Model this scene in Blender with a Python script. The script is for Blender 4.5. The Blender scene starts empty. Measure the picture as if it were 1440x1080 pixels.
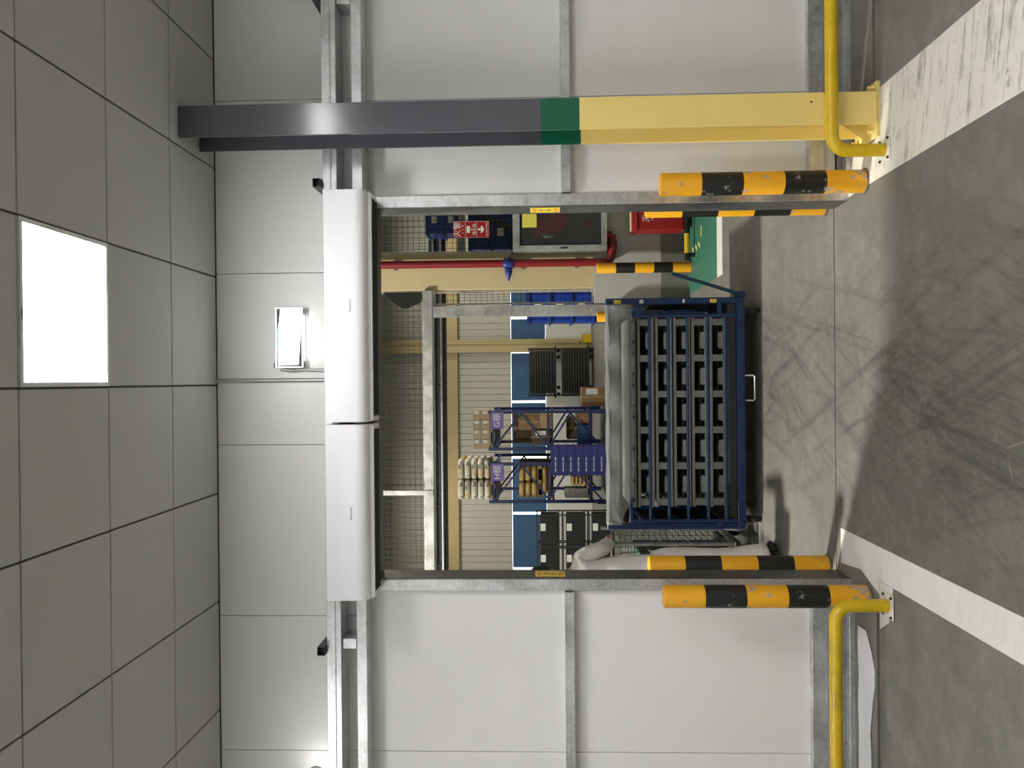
import bpy, bmesh, math, random
from mathutils import Vector, Matrix

random.seed(7)
S = bpy.context.scene
COL = S.collection
PI = math.pi

# ------------------------------------------------------------------ camera
FPX = 1180.0                      # focal length in pixels of the 1440 px wide frame
PITCH = math.atan(43.0 / FPX)
YAW = math.atan(5.0 / FPX)
ROLL = 0.0090
cam_d = bpy.data.cameras.new('camera')
cam_d.sensor_fit = 'HORIZONTAL'
cam_d.sensor_width = 36.0
cam_d.lens = 36.0 * FPX / 1440.0
cam_d.clip_start = 0.05
cam_d.clip_end = 200
cam = bpy.data.objects.new('camera', cam_d)
COL.objects.link(cam)
Rz = Matrix.Rotation(YAW, 3, 'Z')
fw = Rz @ Vector((0, math.cos(PITCH), math.sin(PITCH)))
up = Rz @ Vector((0, -math.sin(PITCH), math.cos(PITCH)))
rt = Rz @ Vector((1, 0, 0))
upc = (up + ROLL * rt).normalized()
rtc = (rt - ROLL * up).normalized()
# the phone was held on its side: world up points to the left edge of the frame
mx = Matrix.Identity(4)
for i in range(3):
    mx[i][0] = -upc[i]
    mx[i][1] = rtc[i]
    mx[i][2] = -fw[i]
mx.translation = Vector((0, 0, 1.65))
cam.matrix_world = mx
S.camera = cam

# ------------------------------------------------------------------ world, large lights, exposure
S.view_settings.view_transform = 'Standard'
S.view_settings.look = 'None'
S.view_settings.gamma = 1.0
S.view_settings.use_curve_mapping = False
S.view_settings.exposure = 0.0
world = bpy.data.worlds.new('world')
S.world = world
world.use_nodes = True
world.node_tree.nodes['Background'].inputs[0].default_value = (0.6, 0.65, 0.7, 1)
world.node_tree.nodes['Background'].inputs[1].default_value = 0.05

PANEL_STRENGTH = 34.0             # ceiling panels of the near room
def area(name, loc, size, power, col=(1, 1, 1), target=None, size_y=None):
    d = bpy.data.lights.new(name, 'AREA')
    d.energy = power
    d.color = col
    d.size = size
    if size_y:
        d.shape = 'RECTANGLE'
        d.size_y = size_y
    o = bpy.data.objects.new(name, d)
    COL.objects.link(o)
    o.location = loc
    if target:
        o.rotation_euler = (Vector(target) - Vector(loc)).to_track_quat('-Z', 'Y').to_euler()
    return o
area('passage_lamp', (-3.8, 6.3, 8.0), 0.55, 1250, (1, 0.97, 0.86))
for hb, pw in (((-5.5, 13.5, 6.6), 150), ((4.5, 13.5, 6.6), 220), ((-6.0, 18.5, 6.6), 260), ((1.5, 22.0, 6.6), 230),
               ((-4.5, 25.2, 6.9), 190), ((4.0, 25.2, 6.9), 170)):  # hall lamps out of view; the last pair added to brighten the cladding
    area('unseen_hall_lamp', hb, 0.8, pw, (1, 0.97, 0.84))

# ------------------------------------------------------------------ materials
MATS = {}
def newmat(name):
    m = bpy.data.materials.new(name)
    m.use_nodes = True
    nt = m.node_tree
    b = nt.nodes['Principled BSDF']
    MATS[name] = m
    return m, nt, b

def node(nt, typ, **kw):
    n = nt.nodes.new(typ)
    for k, v in kw.items():
        setattr(n, k, v)
    return n

def noise(nt, scale, detail=4, rough=0.55, vec=None):
    n = node(nt, 'ShaderNodeTexNoise')
    n.inputs['Scale'].default_value = scale
    n.inputs['Detail'].default_value = detail
    n.inputs['Roughness'].default_value = rough
    if vec is not None:
        nt.links.new(vec, n.inputs['Vector'])
    return n.outputs['Fac']

def objco(nt, scale=None, rot=None):
    t = node(nt, 'ShaderNodeTexCoord')
    out = t.outputs['Object']
    for key, val in (('Rotation', rot), ('Scale', scale)):
        if val:
            mp = node(nt, 'ShaderNodeMapping')
            nt.links.new(out, mp.inputs['Vector'])
            mp.inputs[key].default_value = val
            out = mp.outputs['Vector']
    return out

def ramp(nt, fac, stops):
    r = node(nt, 'ShaderNodeValToRGB')
    els = r.color_ramp.elements
    while len(els) < len(stops):
        els.new(0.5)
    for e, (p, c) in zip(els, stops):
        e.position = p
        e.color = (c, c, c, 1) if isinstance(c, (int, float)) else (c[0], c[1], c[2], 1)
    nt.links.new(fac, r.inputs['Fac'])
    return r.outputs['Color']

def mixc(nt, fac, a, b, mode='MIX'):
    m = node(nt, 'ShaderNodeMix')
    m.data_type = 'RGBA'
    m.blend_type = mode
    def put(sock, v):
        if isinstance(v, tuple):
            sock.default_value = (v[0], v[1], v[2], 1)
        elif isinstance(v, (int, float)):
            sock.default_value = v
        else:
            nt.links.new(v, sock)
    put(m.inputs[0], fac)
    put(m.inputs[6], a)
    put(m.inputs[7], b)
    return m.outputs[2]

def math_(nt, op, a, b=None, c=None):
    m = node(nt, 'ShaderNodeMath', operation=op)
    for i, v in enumerate((a, b, c)):
        if v is None: continue
        if isinstance(v, (int, float)):
            m.inputs[i].default_value = v
        else:
            nt.links.new(v, m.inputs[i])
    return m.outputs[0]

def bump(nt, b, h, strength=0.2, dist=0.01):
    n = node(nt, 'ShaderNodeBump')
    n.inputs['Strength'].default_value = strength
    n.inputs['Distance'].default_value = dist
    nt.links.new(h, n.inputs['Height'])
    nt.links.new(n.outputs['Normal'], b.inputs['Normal'])

def sepz(nt, vec):
    s = node(nt, 'ShaderNodeSeparateXYZ')
    nt.links.new(vec, s.inputs[0])
    return s.outputs

def paint(name, col, rough=0.5, metal=0.0, var=0.12, vscale=6.0, bmp=0.0, spec=0.5, coat=0.0):
    """plain painted / plastic / cloth surface with soft tonal variation"""
    m, nt, b = newmat(name)
    v = objco(nt)
    n = noise(nt, vscale, 5, 0.6, v)
    lo = tuple(max(0, c * (1 - var)) for c in col)
    hi = tuple(min(1, c * (1 + var)) for c in col)
    nt.links.new(ramp(nt, n, [(0.3, lo), (0.7, hi)]), b.inputs['Base Color'])
    b.inputs['Roughness'].default_value = rough
    b.inputs['Metallic'].default_value = metal
    b.inputs['Specular IOR Level'].default_value = spec
    b.inputs['Coat Weight'].default_value = coat
    if bmp:
        bump(nt, b, noise(nt, vscale * 12, 3, 0.6, v), bmp, 0.004)
    return m

def emit(name, col, strength):
    m, nt, b = newmat(name)
    b.inputs['Base Color'].default_value = (*col, 1)
    b.inputs['Emission Color'].default_value = (*col, 1)
    b.inputs['Emission Strength'].default_value = strength
    return m

# walls, ceiling
paint('panel_white', (0.80, 0.795, 0.78), 0.32, 0, 0.03, 1.2, 0.02)
paint('wall_core', (0.10, 0.10, 0.10), 0.8)
paint('room_wall', (0.55, 0.545, 0.53), 0.5, 0, 0.03, 1.0)
def tile_mat():
    m, nt, b = newmat('ceiling_tile')
    v = objco(nt)
    n = noise(nt, 260, 2, 0.6, v)
    nt.links.new(ramp(nt, n, [(0.3, (0.48, 0.472, 0.462)), (0.7, (0.53, 0.522, 0.512))]), b.inputs['Base Color'])
    b.inputs['Roughness'].default_value = 0.85
    bump(nt, b, n, 0.15, 0.002)
tile_mat()
paint('ceiling_grid', (0.10, 0.098, 0.095), 0.7)

def galv(name, tone=0.55, rough=0.38):
    m, nt, b = newmat(name)
    v = objco(nt)
    vo = node(nt, 'ShaderNodeTexVoronoi')
    vo.inputs['Scale'].default_value = 55
    nt.links.new(v, vo.inputs['Vector'])
    n = noise(nt, 5, 5, 0.65, v)
    st = noise(nt, 3, 5, 0.6, objco(nt, (1.5, 1.5, 22)))
    c1 = ramp(nt, n, [(0.3, tone * 0.62), (0.7, (tone * 1.08, tone * 1.1, tone * 1.12))])
    sp = node(nt, 'ShaderNodeRGBToBW'); nt.links.new(vo.outputs['Color'], sp.inputs[0])
    c2 = mixc(nt, 0.22, c1, sp.outputs[0], 'OVERLAY')
    c3 = mixc(nt, ramp(nt, st, [(0.5, 0.0), (0.75, 0.4)]), c2, (tone * 0.5, tone * 0.5, tone * 0.5))
    nt.links.new(c3, b.inputs['Base Color'])
    b.inputs['Metallic'].default_value = 0.75
    nt.links.new(ramp(nt, n, [(0.3, rough * 0.8), (0.7, rough * 1.25)]), b.inputs['Roughness'])
galv('galvanised', 0.74, 0.36)
galv('galvanised_dull', 0.34, 0.5)
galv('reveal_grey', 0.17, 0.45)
galv('bare_aluminium', 0.70, 0.35)

def concrete():
    m, nt, b = newmat('concrete')
    v = objco(nt)
    x, y, z = sepz(nt, v)
    big = noise(nt, 0.9, 7, 0.65, v)
    med = noise(nt, 4.5, 9, 0.72, v)
    fine = noise(nt, 60, 4, 0.7, v)
    c = ramp(nt, big, [(0.28, (0.130, 0.128, 0.110)), (0.72, (0.215, 0.211, 0.186))])
    c = mixc(nt, ramp(nt, med, [(0.42, 0.0), (0.70, 0.55)]), c, (0.095, 0.094, 0.083))
    c = mixc(nt, ramp(nt, med, [(0.30, 0.35), (0.42, 0.0)]), c, (0.26, 0.255, 0.23))
    c = mixc(nt, ramp(nt, fine, [(0.62, 0.0), (0.8, 0.35)]), c, (0.08, 0.08, 0.072))
    # tyre scuffs left by trolleys driven through the door: streaks along the driving line
    lane = math_(nt, 'SUBTRACT', 1.15, math_(nt, 'MULTIPLY', math_(nt, 'ABSOLUTE', math_(nt, 'ADD', x, 0.05)), 1.15))
    lane = math_(nt, 'MINIMUM', math_(nt, 'MAXIMUM', lane, 0.12), 1.0)
    c = mixc(nt, math_(nt, 'MULTIPLY', lane, 0.38), c, (0.085, 0.083, 0.072))
    for rot, sc, amt, off in ((0.16, (13, 1.0, 1), 0.75, 0.0), (-0.30, (15, 0.9, 1), 0.65, 0.0), (0.45, (17, 1.0, 1), 0.6, 0.0), (1.2, (16, 1.1, 1), 0.3, 0.0)):
        wv = node(nt, 'ShaderNodeVectorMath', operation='ADD')
        wn = node(nt, 'ShaderNodeTexNoise'); wn.inputs['Scale'].default_value = 0.7; wn.inputs['Detail'].default_value = 1
        nt.links.new(v, wn.inputs['Vector'])
        wsc = node(nt, 'ShaderNodeVectorMath', operation='SCALE'); wsc.inputs['Scale'].default_value = 3.0
        nt.links.new(wn.outputs['Color'], wsc.inputs[0])
        nt.links.new(objco(nt, sc, (0, 0, rot)), wv.inputs[0]); nt.links.new(wsc.outputs[0], wv.inputs[1])
        st = noise(nt, 0.9, 9, 0.78, wv.outputs[0])
        c = mixc(nt, math_(nt, 'MULTIPLY', ramp(nt, st, [(0.51, 0.0), (0.63, amt)]), lane), c, (0.045, 0.043, 0.037))
    # thin pale scratches
    vo = node(nt, 'ShaderNodeTexVoronoi')
    vo.feature = 'DISTANCE_TO_EDGE'
    vo.inputs['Scale'].default_value = 1.3
    nt.links.new(v, vo.inputs['Vector'])
    msk = noise(nt, 2.3, 2, 0.5, v)
    sc_ = math_(nt, 'MULTIPLY', ramp(nt, vo.outputs['Distance'], [(0.0, 1.0), (0.003, 0.0)]), ramp(nt, msk, [(0.60, 0.0), (0.63, 0.35)]))
    c = mixc(nt, sc_, c, (0.40, 0.39, 0.37))
    nt.links.new(c, b.inputs['Base Color'])
    nt.links.new(ramp(nt, med, [(0.3, 0.40), (0.7, 0.62)]), b.inputs['Roughness'])
    bump(nt, b, med, 0.10, 0.006)
concrete()

def floor_paint(name, col, wear=0.5, under=(0.16, 0.15, 0.13)):
    m, nt, b = newmat(name)
    v = objco(nt)
    s = noise(nt, 1.4, 8, 0.8, objco(nt, (2.0, 14, 1), (0, 0, 0.22)))
    n = noise(nt, 7, 7, 0.75, v)
    c = ramp(nt, noise(nt, 1.5, 4, 0.6, v), [(0.3, tuple(x * 0.88 for x in col)), (0.7, col)])
    c = mixc(nt, ramp(nt, s, [(0.52, 0.0), (0.64, wear)]), c, under)
    c = mixc(nt, ramp(nt, n, [(0.58, 0.0), (0.68, wear * 0.8)]), c, under)
    nt.links.new(c, b.inputs['Base Color'])
    b.inputs['Roughness'].default_value = 0.5
floor_paint('white_floor_paint', (0.74, 0.71, 0.63), 0.85)
floor_paint('white_floor_paint_clean', (0.74, 0.72, 0.68), 0.12)
floor_paint('green_floor_paint', (0.035, 0.165, 0.115), 0.1, (0.03, 0.09, 0.06))
paint('yellow_floor_paint', (0.62, 0.58, 0.22), 0.6)
paint('joint_dark', (0.09, 0.088, 0.08), 0.9)

def column_mat():
    m, nt, b = newmat('column_paint')
    v = objco(nt)
    x, y, z = sepz(nt, v)
    wob = math_(nt, 'MULTIPLY', math_(nt, 'GREATER_THAN', y, 0.10), 0.018)
    zz = math_(nt, 'ADD', z, wob)
    n = noise(nt, 3, 5, 0.6, v)
    grey = ramp(nt, n, [(0.3, (0.085, 0.088, 0.10)), (0.7, (0.10, 0.104, 0.118))])
    green = (0.012, 0.115, 0.065)
    cream = ramp(nt, n, [(0.25, (0.80, 0.62, 0.19)), (0.75, (0.87, 0.69, 0.24))])
    c = mixc(nt, math_(nt, 'LESS_THAN', z, 1.648), grey, green)
    c = mixc(nt, math_(nt, 'LESS_THAN', zz, 1.457), c, cream)
    chip = math_(nt, 'MULTIPLY', ramp(nt, noise(nt, 38, 3, 0.5, v), [(0.70, 0.0), (0.73, 1.0)]), math_(nt, 'LESS_THAN', z, 0.35))
    c = mixc(nt, chip, c, (0.08, 0.07, 0.06))
    nt.links.new(c, b.inputs['Base Color'])
    b.inputs['Roughness'].default_value = 0.15
    b.inputs['Specular IOR Level'].default_value = 0.5
    bump(nt, b, noise(nt, 9, 3, 0.5, v), 0.05, 0.004)
column_mat()

def bollard_mat(name, wear):
    m, nt, b = newmat(name)
    v = objco(nt)
    x, y, z = sepz(nt, v)
    zz = math_(nt, 'ADD', z, math_(nt, 'MULTIPLY', math_(nt, 'SUBTRACT', noise(nt, 9, 3, 0.5, v), 0.5), 0.012))
    band = math_(nt, 'FLOOR', math_(nt, 'DIVIDE', math_(nt, 'SUBTRACT', 1.04, zz), 0.208))
    odd = math_(nt, 'MODULO', band, 2.0)
    yel = ramp(nt, noise(nt, 4, 5, 0.6, v), [(0.3, (0.72, 0.33, 0.006)), (0.7, (0.82, 0.41, 0.012))])
    c = mixc(nt, odd, yel, (0.008, 0.008, 0.008))
    n = noise(nt, 16, 8, 0.75, objco(nt, (1, 1, 0.6)))
    ends = math_(nt, 'ADD', math_(nt, 'MULTIPLY', math_(nt, 'LESS_THAN', z, 0.22), 0.055), math_(nt, 'MULTIPLY', math_(nt, 'GREATER_THAN', z, 0.9), 0.03))
    nn = math_(nt, 'ADD', n, ends)
    c = mixc(nt, ramp(nt, nn, [(0.655 - wear * 0.075, 0.0), (0.675 - wear * 0.075, 0.85)]), c, (0.30, 0.29, 0.28))
    nt.links.new(c, b.inputs['Base Color'])
    b.inputs['Roughness'].default_value = 0.38
bollard_mat('bollard_paint', 0.0)
bollard_mat('bollard_paint_worn', 0.7)

def stripe_mat():
    m, nt, b = newmat('barrier_stripes')
    x, y, z = sepz(nt, objco(nt))
    odd = math_(nt, 'GREATER_THAN', math_(nt, 'MODULO', math_(nt, 'ADD', x, 10.0), 0.42), 0.21)
    nt.links.new(mixc(nt, odd, (0.008, 0.008, 0.008), (0.6, 0.38, 0.02)), b.inputs['Base Color'])
    b.inputs['Roughness'].default_value = 0.4
stripe_mat()

def pipe_yellow():
    m, nt, b = newmat('guard_yellow')
    v = objco(nt)
    c = ramp(nt, noise(nt, 6, 6, 0.7, v), [(0.3, (0.55, 0.36, 0.005)), (0.7, (0.72, 0.50, 0.01))])
    n = noise(nt, 9, 8, 0.8, objco(nt, (0.5, 3, 1.2)))
    c = mixc(nt, ramp(nt, n, [(0.52, 0.0), (0.75, 0.75)]), c, (0.20, 0.13, 0.012))
    nt.links.new(c, b.inputs['Base Color'])
    b.inputs['Roughness'].default_value = 0.33
pipe_yellow()

paint('appliance_white', (0.86, 0.86, 0.88), 0.28, 0, 0.01, 1, 0, 0.5)
paint('outlet_black', (0.01, 0.01, 0.01), 0.6)
paint('black_steel', (0.012, 0.012, 0.012), 0.45)
paint('rubber', (0.012, 0.012, 0.013), 0.8)
paint('logo_grey', (0.06, 0.06, 0.07), 0.5)
paint('white_plastic', (0.72, 0.72, 0.72), 0.4)
paint('steel_grey', (0.30, 0.31, 0.32), 0.4, 0.6)
paint('conduit_grey', (0.42, 0.42, 0.43), 0.35, 0.4)
paint('warning_yellow', (0.80, 0.60, 0.05), 0.45)
paint('warning_orange', (0.72, 0.28, 0.03), 0.45)
paint('ink', (0.03, 0.03, 0.03), 0.6)
paint('cart_blue', (0.006, 0.030, 0.105), 0.38, 0, 0.25, 14, 0, 0.5)
paint('tow_bar_teal', (0.008, 0.05, 0.075), 0.4)
paint('dark_steel', (0.03, 0.032, 0.035), 0.5, 0.3)
paint('pallet_grey', (0.25, 0.25, 0.24), 0.55, 0, 0.08, 8)
def cloth_mat():
    m, nt, b = newmat('sleeve_cloth')
    v = objco(nt)
    n = noise(nt, 5, 2, 0.5, objco(nt, (1.3, 1.3, 1.0)))
    nt.links.new(ramp(nt, n, [(0.3, (0.66, 0.635, 0.635)), (0.7, (0.70, 0.68, 0.68))]), b.inputs['Base Color'])
    b.inputs['Roughness'].default_value = 0.85
    bump(nt, b, n, 0.8, 0.06)
cloth_mat()
paint('skin', (0.42, 0.24, 0.17), 0.55)
paint('hair', (0.012, 0.010, 0.009), 0.6)
paint('shoe_black', (0.014, 0.014, 0.015), 0.5)
paint('eye_white', (0.7, 0.7, 0.7), 0.3)
paint('cage_green', (0.016, 0.035, 0.03), 0.5)
paint('cage_dark', (0.010, 0.014, 0.013), 0.4)
paint('wire_dark', (0.025, 0.026, 0.024), 0.5, 0.2)
paint('cream_column', (0.55, 0.45, 0.27), 0.42, 0, 0.05, 2)
paint('tan_steel', (0.42, 0.32, 0.16), 0.5, 0, 0.06, 2)
paint('plinth_paint', (0.42, 0.42, 0.40), 0.6, 0, 0.05, 2)
paint('plinth_base', (0.16, 0.165, 0.155), 0.6, 0, 0.06, 2)
paint('fire_red', (0.20, 0.010, 0.016), 0.4, 0, 0.08, 5)
paint('fire_red_bright', (0.30, 0.008, 0.012), 0.45, 0, 0.05, 5)
paint('valve_blue', (0.02, 0.035, 0.22), 0.4)
paint('sign_white', (0.72, 0.72, 0.70), 0.5)
paint('note_yellow', (0.72, 0.66, 0.10), 0.6)
paint('box_cream', (0.62, 0.56, 0.28), 0.6)
paint('siding', (0.44, 0.42, 0.36), 0.55, 0, 0.04, 1)
paint('far_white', (0.60, 0.60, 0.57), 0.6, 0, 0.04, 1)
paint('hall_wall', (0.34, 0.34, 0.29), 0.7, 0, 0.04, 1)
paint('hall_ceiling', (0.30, 0.30, 0.28), 0.8)
paint('blind_blue', (0.028, 0.09, 0.20), 0.6, 0, 0.08, 3)
paint('rack_blue', (0.006, 0.016, 0.10), 0.4, 0, 0.12, 5)
paint('crate_indigo', (0.020, 0.020, 0.17), 0.42, 0, 0.1, 5)
paint('bin_blue', (0.01, 0.045, 0.30), 0.38, 0, 0.15, 6)
paint('bin_blue_dark', (0.012, 0.045, 0.22), 0.45, 0, 0.2, 6)
paint('bin_teal', (0.01, 0.06, 0.17), 0.45, 0, 0.2, 6)
paint('sign_purple', (0.17, 0.11, 0.40), 0.5)
paint('cardboard', (0.24, 0.145, 0.075), 0.75, 0, 0.1, 4)
paint('cardboard_light', (0.40, 0.27, 0.15), 0.75, 0, 0.08, 4)
paint('cardboard_dark', (0.11, 0.075, 0.045), 0.75, 0, 0.1, 4)
paint('sack_tan', (0.50, 0.35, 0.13), 0.7, 0, 0.14, 9, 0.2)
paint('tape_brown', (0.32, 0.22, 0.12), 0.4)
def sack_print():
    m, nt, b = newmat('sack_print')
    v = objco(nt)
    n = noise(nt, 7, 3, 0.5, v)
    c = ramp(nt, noise(nt, 3, 3, 0.5, v), [(0.35, (0.66, 0.54, 0.30)), (0.65, (0.78, 0.76, 0.70))])
    c = mixc(nt, ramp(nt, n, [(0.60, 0.0), (0.62, 0.8)]), c, (0.10, 0.11, 0.15))
    nt.links.new(c, b.inputs['Base Color'])
    b.inputs['Roughness'].default_value = 0.6
    bump(nt, b, noise(nt, 14, 4, 0.6, v), 0.3, 0.02)
sack_print()
def film_mat(name, alpha, col=(0.62, 0.64, 0.64), bs=0.5):
    m, nt, b = newmat(name)
    v = objco(nt)
    st = noise(nt, 2.2, 6, 0.7, objco(nt, (1.2, 9, 5)))
    b.inputs['Base Color'].default_value = (*col, 1)
    b.inputs['Roughness'].default_value = 0.16
    nt.links.new(ramp(nt, st, [(0.3, alpha * 0.6), (0.75, min(1, alpha * 1.5))]), b.inputs['Alpha'])
    bump(nt, b, st, bs, 0.03)
film_mat('stretch_film', 0.42, (0.26, 0.275, 0.275), 0.30)
film_mat('stretch_film_thin', 0.16, (0.75, 0.74, 0.72))
paint('sheet_white', (0.70, 0.70, 0.72), 0.4, 0, 0.05, 4)
def glass():
    m, nt, b = newmat('cabinet_glass')
    b.inputs['Base Color'].default_value = (0.05, 0.06, 0.06, 1)
    b.inputs['Roughness'].default_value = 0.06
    b.inputs['Alpha'].default_value = 0.38
glass()
emit('panel_glow', (1.0, 0.985, 0.97), PANEL_STRENGTH)
emit('exit_glow', (0.95, 1.0, 0.97), 8.0)
emit('added_down_glow', (0.95, 1.0, 0.97), 5.0)
emit('exit_green', (0.05, 0.55, 0.35), 0.6)
emit('flood_glow', (1.0, 0.99, 0.97), 11.0)
emit('daylight', (0.93, 0.97, 1.0), 4.0)
M = MATS

# ------------------------------------------------------------------ mesh helpers
ORG = {}
class MB:
    def __init__(s):
        s.v = []; s.f = []
    def add(s, vs, fs):
        o = len(s.v)
        s.v += [tuple(p) for p in vs]
        s.f += [tuple(i + o for i in f) for f in fs]
        return s
    def box(s, x0, x1, y0, y1, z0, z1):
        if x0 > x1: x0, x1 = x1, x0
        if y0 > y1: y0, y1 = y1, y0
        if z0 > z1: z0, z1 = z1, z0
        return s.add([(x0, y0, z0), (x1, y0, z0), (x1, y1, z0), (x0, y1, z0), (x0, y0, z1), (x1, y0, z1), (x1, y1, z1), (x0, y1, z1)],
                     [(0, 3, 2, 1), (4, 5, 6, 7), (0, 1, 5, 4), (1, 2, 6, 5), (2, 3, 7, 6), (3, 0, 4, 7)])
    def bar(s, p, q, w, h=None):
        """square bar from p to q"""
        h = h or w
        p = Vector(p); q = Vector(q); d = (q - p).normalized()
        a = d.cross(Vector((0, 1, 0)))
        if a.length < 1e-3: a = d.cross(Vector((1, 0, 0)))
        a.normalize(); b = d.cross(a).normalized()
        vs = [e + a * (i * w / 2) + b * (j * h / 2) for e in (p, q) for i, j in ((-1, -1), (1, -1), (1, 1), (-1, 1))]
        return s.add(vs, [(0, 1, 2, 3), (7, 6, 5, 4), (0, 4, 5, 1), (1, 5, 6, 2), (2, 6, 7, 3), (3, 7, 4, 0)])
    def tube(s, pts, r, n=10, caps=True):
        pts = [Vector(p) for p in pts]
        rs = r if isinstance(r, (list, tuple)) else [r] * len(pts)
        rings = []
        a = None
        for i, p in enumerate(pts):
            d = (pts[min(i + 1, len(pts) - 1)] - pts[max(i - 1, 0)]).normalized()
            if a is None:
                a = d.cross(Vector((0, 0, 1)))
                if a.length < 1e-3: a = d.cross(Vector((1, 0, 0)))
            a = (a - d * a.dot(d)).normalized()
            b = d.cross(a)
            rings.append([p + (a * math.cos(t) + b * math.sin(t)) * rs[i] for t in (2 * PI * k / n for k in range(n))])
        vs = [q for ring in rings for q in ring]
        fs = [(i * n + k, i * n + (k + 1) % n, (i + 1) * n + (k + 1) % n, (i + 1) * n + k) for i in range(len(pts) - 1) for k in range(n)]
        if caps:
            fs.append(tuple(range(n - 1, -1, -1)))
            fs.append(tuple((len(pts) - 1) * n + k for k in range(n)))
        return s.add(vs, fs)
    def lathe(s, prof, c=(0, 0, 0), n=24, axis='z'):
        c = Vector(c)
        def pt(r, h, t):
            if axis == 'z': return c + Vector((r * math.cos(t), r * math.sin(t), h))
            if axis == 'y': return c + Vector((r * math.cos(t), h, r * math.sin(t)))
            return c + Vector((h, r * math.cos(t), r * math.sin(t)))
        vs = [pt(r, h, 2 * PI * k / n) for r, h in prof for k in range(n)]
        fs = [(i * n + k, i * n + (k + 1) % n, (i + 1) * n + (k + 1) % n, (i + 1) * n + k) for i in range(len(prof) - 1) for k in range(n)]
        fs.append(tuple(range(n - 1, -1, -1)))
        fs.append(tuple((len(prof) - 1) * n + k for k in range(n)))
        return s.add(vs, fs)
    def prism(s, poly, axis, a0, a1):
        """poly: 2D points in the plane normal to axis ('x': (y,z), 'y': (x,z), 'z': (x,y))"""
        def pt(p, a):
            return {'x': (a, p[0], p[1]), 'y': (p[0], a, p[1]), 'z': (p[0], p[1], a)}[axis]
        n = len(poly)
        vs = [pt(p, a0) for p in poly] + [pt(p, a1) for p in poly]
        fs = [tuple(range(n)), tuple(range(2 * n - 1, n - 1, -1))] + [(k, n + k, n + (k + 1) % n, (k + 1) % n) for k in range(n)]
        return s.add(vs, fs)
    def mesh(s, name, org=(0, 0, 0), bevel=0, seg=1, smooth=False):
        me = bpy.data.meshes.new(name)
        ox, oy, oz = org
        me.from_pydata([(x - ox, y - oy, z - oz) for x, y, z in s.v], [], s.f)
        bm = bmesh.new(); bm.from_mesh(me)
        bmesh.ops.recalc_face_normals(bm, faces=bm.faces)
        if bevel:
            es = [e for e in bm.edges if len(e.link_faces) == 2 and e.calc_face_angle(0) > 0.6]
            bmesh.ops.bevel(bm, geom=es, offset=bevel, segments=seg, affect='EDGES', profile=0.5, clamp_overlap=True)
        if smooth:
            for f in bm.faces: f.smooth = True
        bm.to_mesh(me); bm.free()
        if smooth:
            try:
                me.set_sharp_from_angle(angle=0.7)
            except Exception:
                pass
        return me
    def build(s, name, mat, parent=None, bevel=0, seg=1, smooth=False, org=None, kind=None):
        if parent is not None:
            org_ = ORG.get(parent.name, (0, 0, 0))
        else:
            org_ = org or (0, 0, 0)
        me = s.mesh(name, org_, bevel, seg, smooth)
        me.materials.append(M[mat])
        o = bpy.data.objects.new(name, me)
        COL.objects.link(o)
        ORG[o.name] = org_
        if parent is not None:
            o.parent = parent
        else:
            o.location = org_
        if kind: o['kind'] = kind
        return o

def tag(o, label, cat, group=None):
    o['label'] = label
    o['category'] = cat
    if group: o['group'] = group
    return o
def thing(name, label, cat, loc=(0, 0, 0), group=None):
    o = bpy.data.objects.new(name, None)
    o.empty_display_size = 0.1
    COL.objects.link(o)
    o.location = loc
    ORG[o.name] = tuple(loc)
    return tag(o, label, cat, group)
def struct(o):
    o['kind'] = 'structure'
    return o
def place(me, name, mat, parent, loc, rot=None, scale=None):
    """another object on shared mesh data; loc in world coordinates of an unrotated parent"""
    o = bpy.data.objects.new(name, me)
    COL.objects.link(o)
    org = ORG.get(parent.name, (0, 0, 0)) if parent is not None else (0, 0, 0)
    o.location = tuple(a - b for a, b in zip(loc, org))
    if parent is not None: o.parent = parent
    if rot: o.rotation_euler = rot
    if scale: o.scale = scale
    if not me.materials: me.materials.append(M[mat])
    ORG[o.name] = tuple(loc)
    return o
def dup(root, loc, rotz=None, label=None, group=None):
    r = root.copy(); COL.objects.link(r); r.location = loc
    ORG[r.name] = tuple(loc)
    if rotz is not None: r.rotation_euler = (0, 0, rotz)
    if label: r['label'] = label
    if group: r['group'] = group
    for ch in list(root.children):
        c = ch.copy(); COL.objects.link(c); c.parent = r
        for g in ch.children:
            d = g.copy(); COL.objects.link(d); d.parent = c
    return r
def text(body, size, mat, parent, loc, rot=(PI / 2, 0, 0), name='lettering', ext=0.0006, align='CENTER', sx=1.0):
    """flat lettering as mesh; loc in world coordinates"""
    cu = bpy.data.curves.new('text', 'FONT')
    cu.body = body; cu.size = size; cu.align_x = align; cu.align_y = 'CENTER'; cu.extrude = ext
    cu.resolution_u = 2
    t = bpy.data.objects.new('text_tmp', cu)
    COL.objects.link(t)
    dg = bpy.context.evaluated_depsgraph_get()
    me = bpy.data.meshes.new_from_object(t.evaluated_get(dg))
    bpy.data.objects.remove(t); bpy.data.curves.remove(cu)
    me.materials.clear(); me.materials.append(M[mat])
    o = place(me, name, mat, parent, loc, rot)
    o.scale = (sx, 1, 1)
    return o

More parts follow.
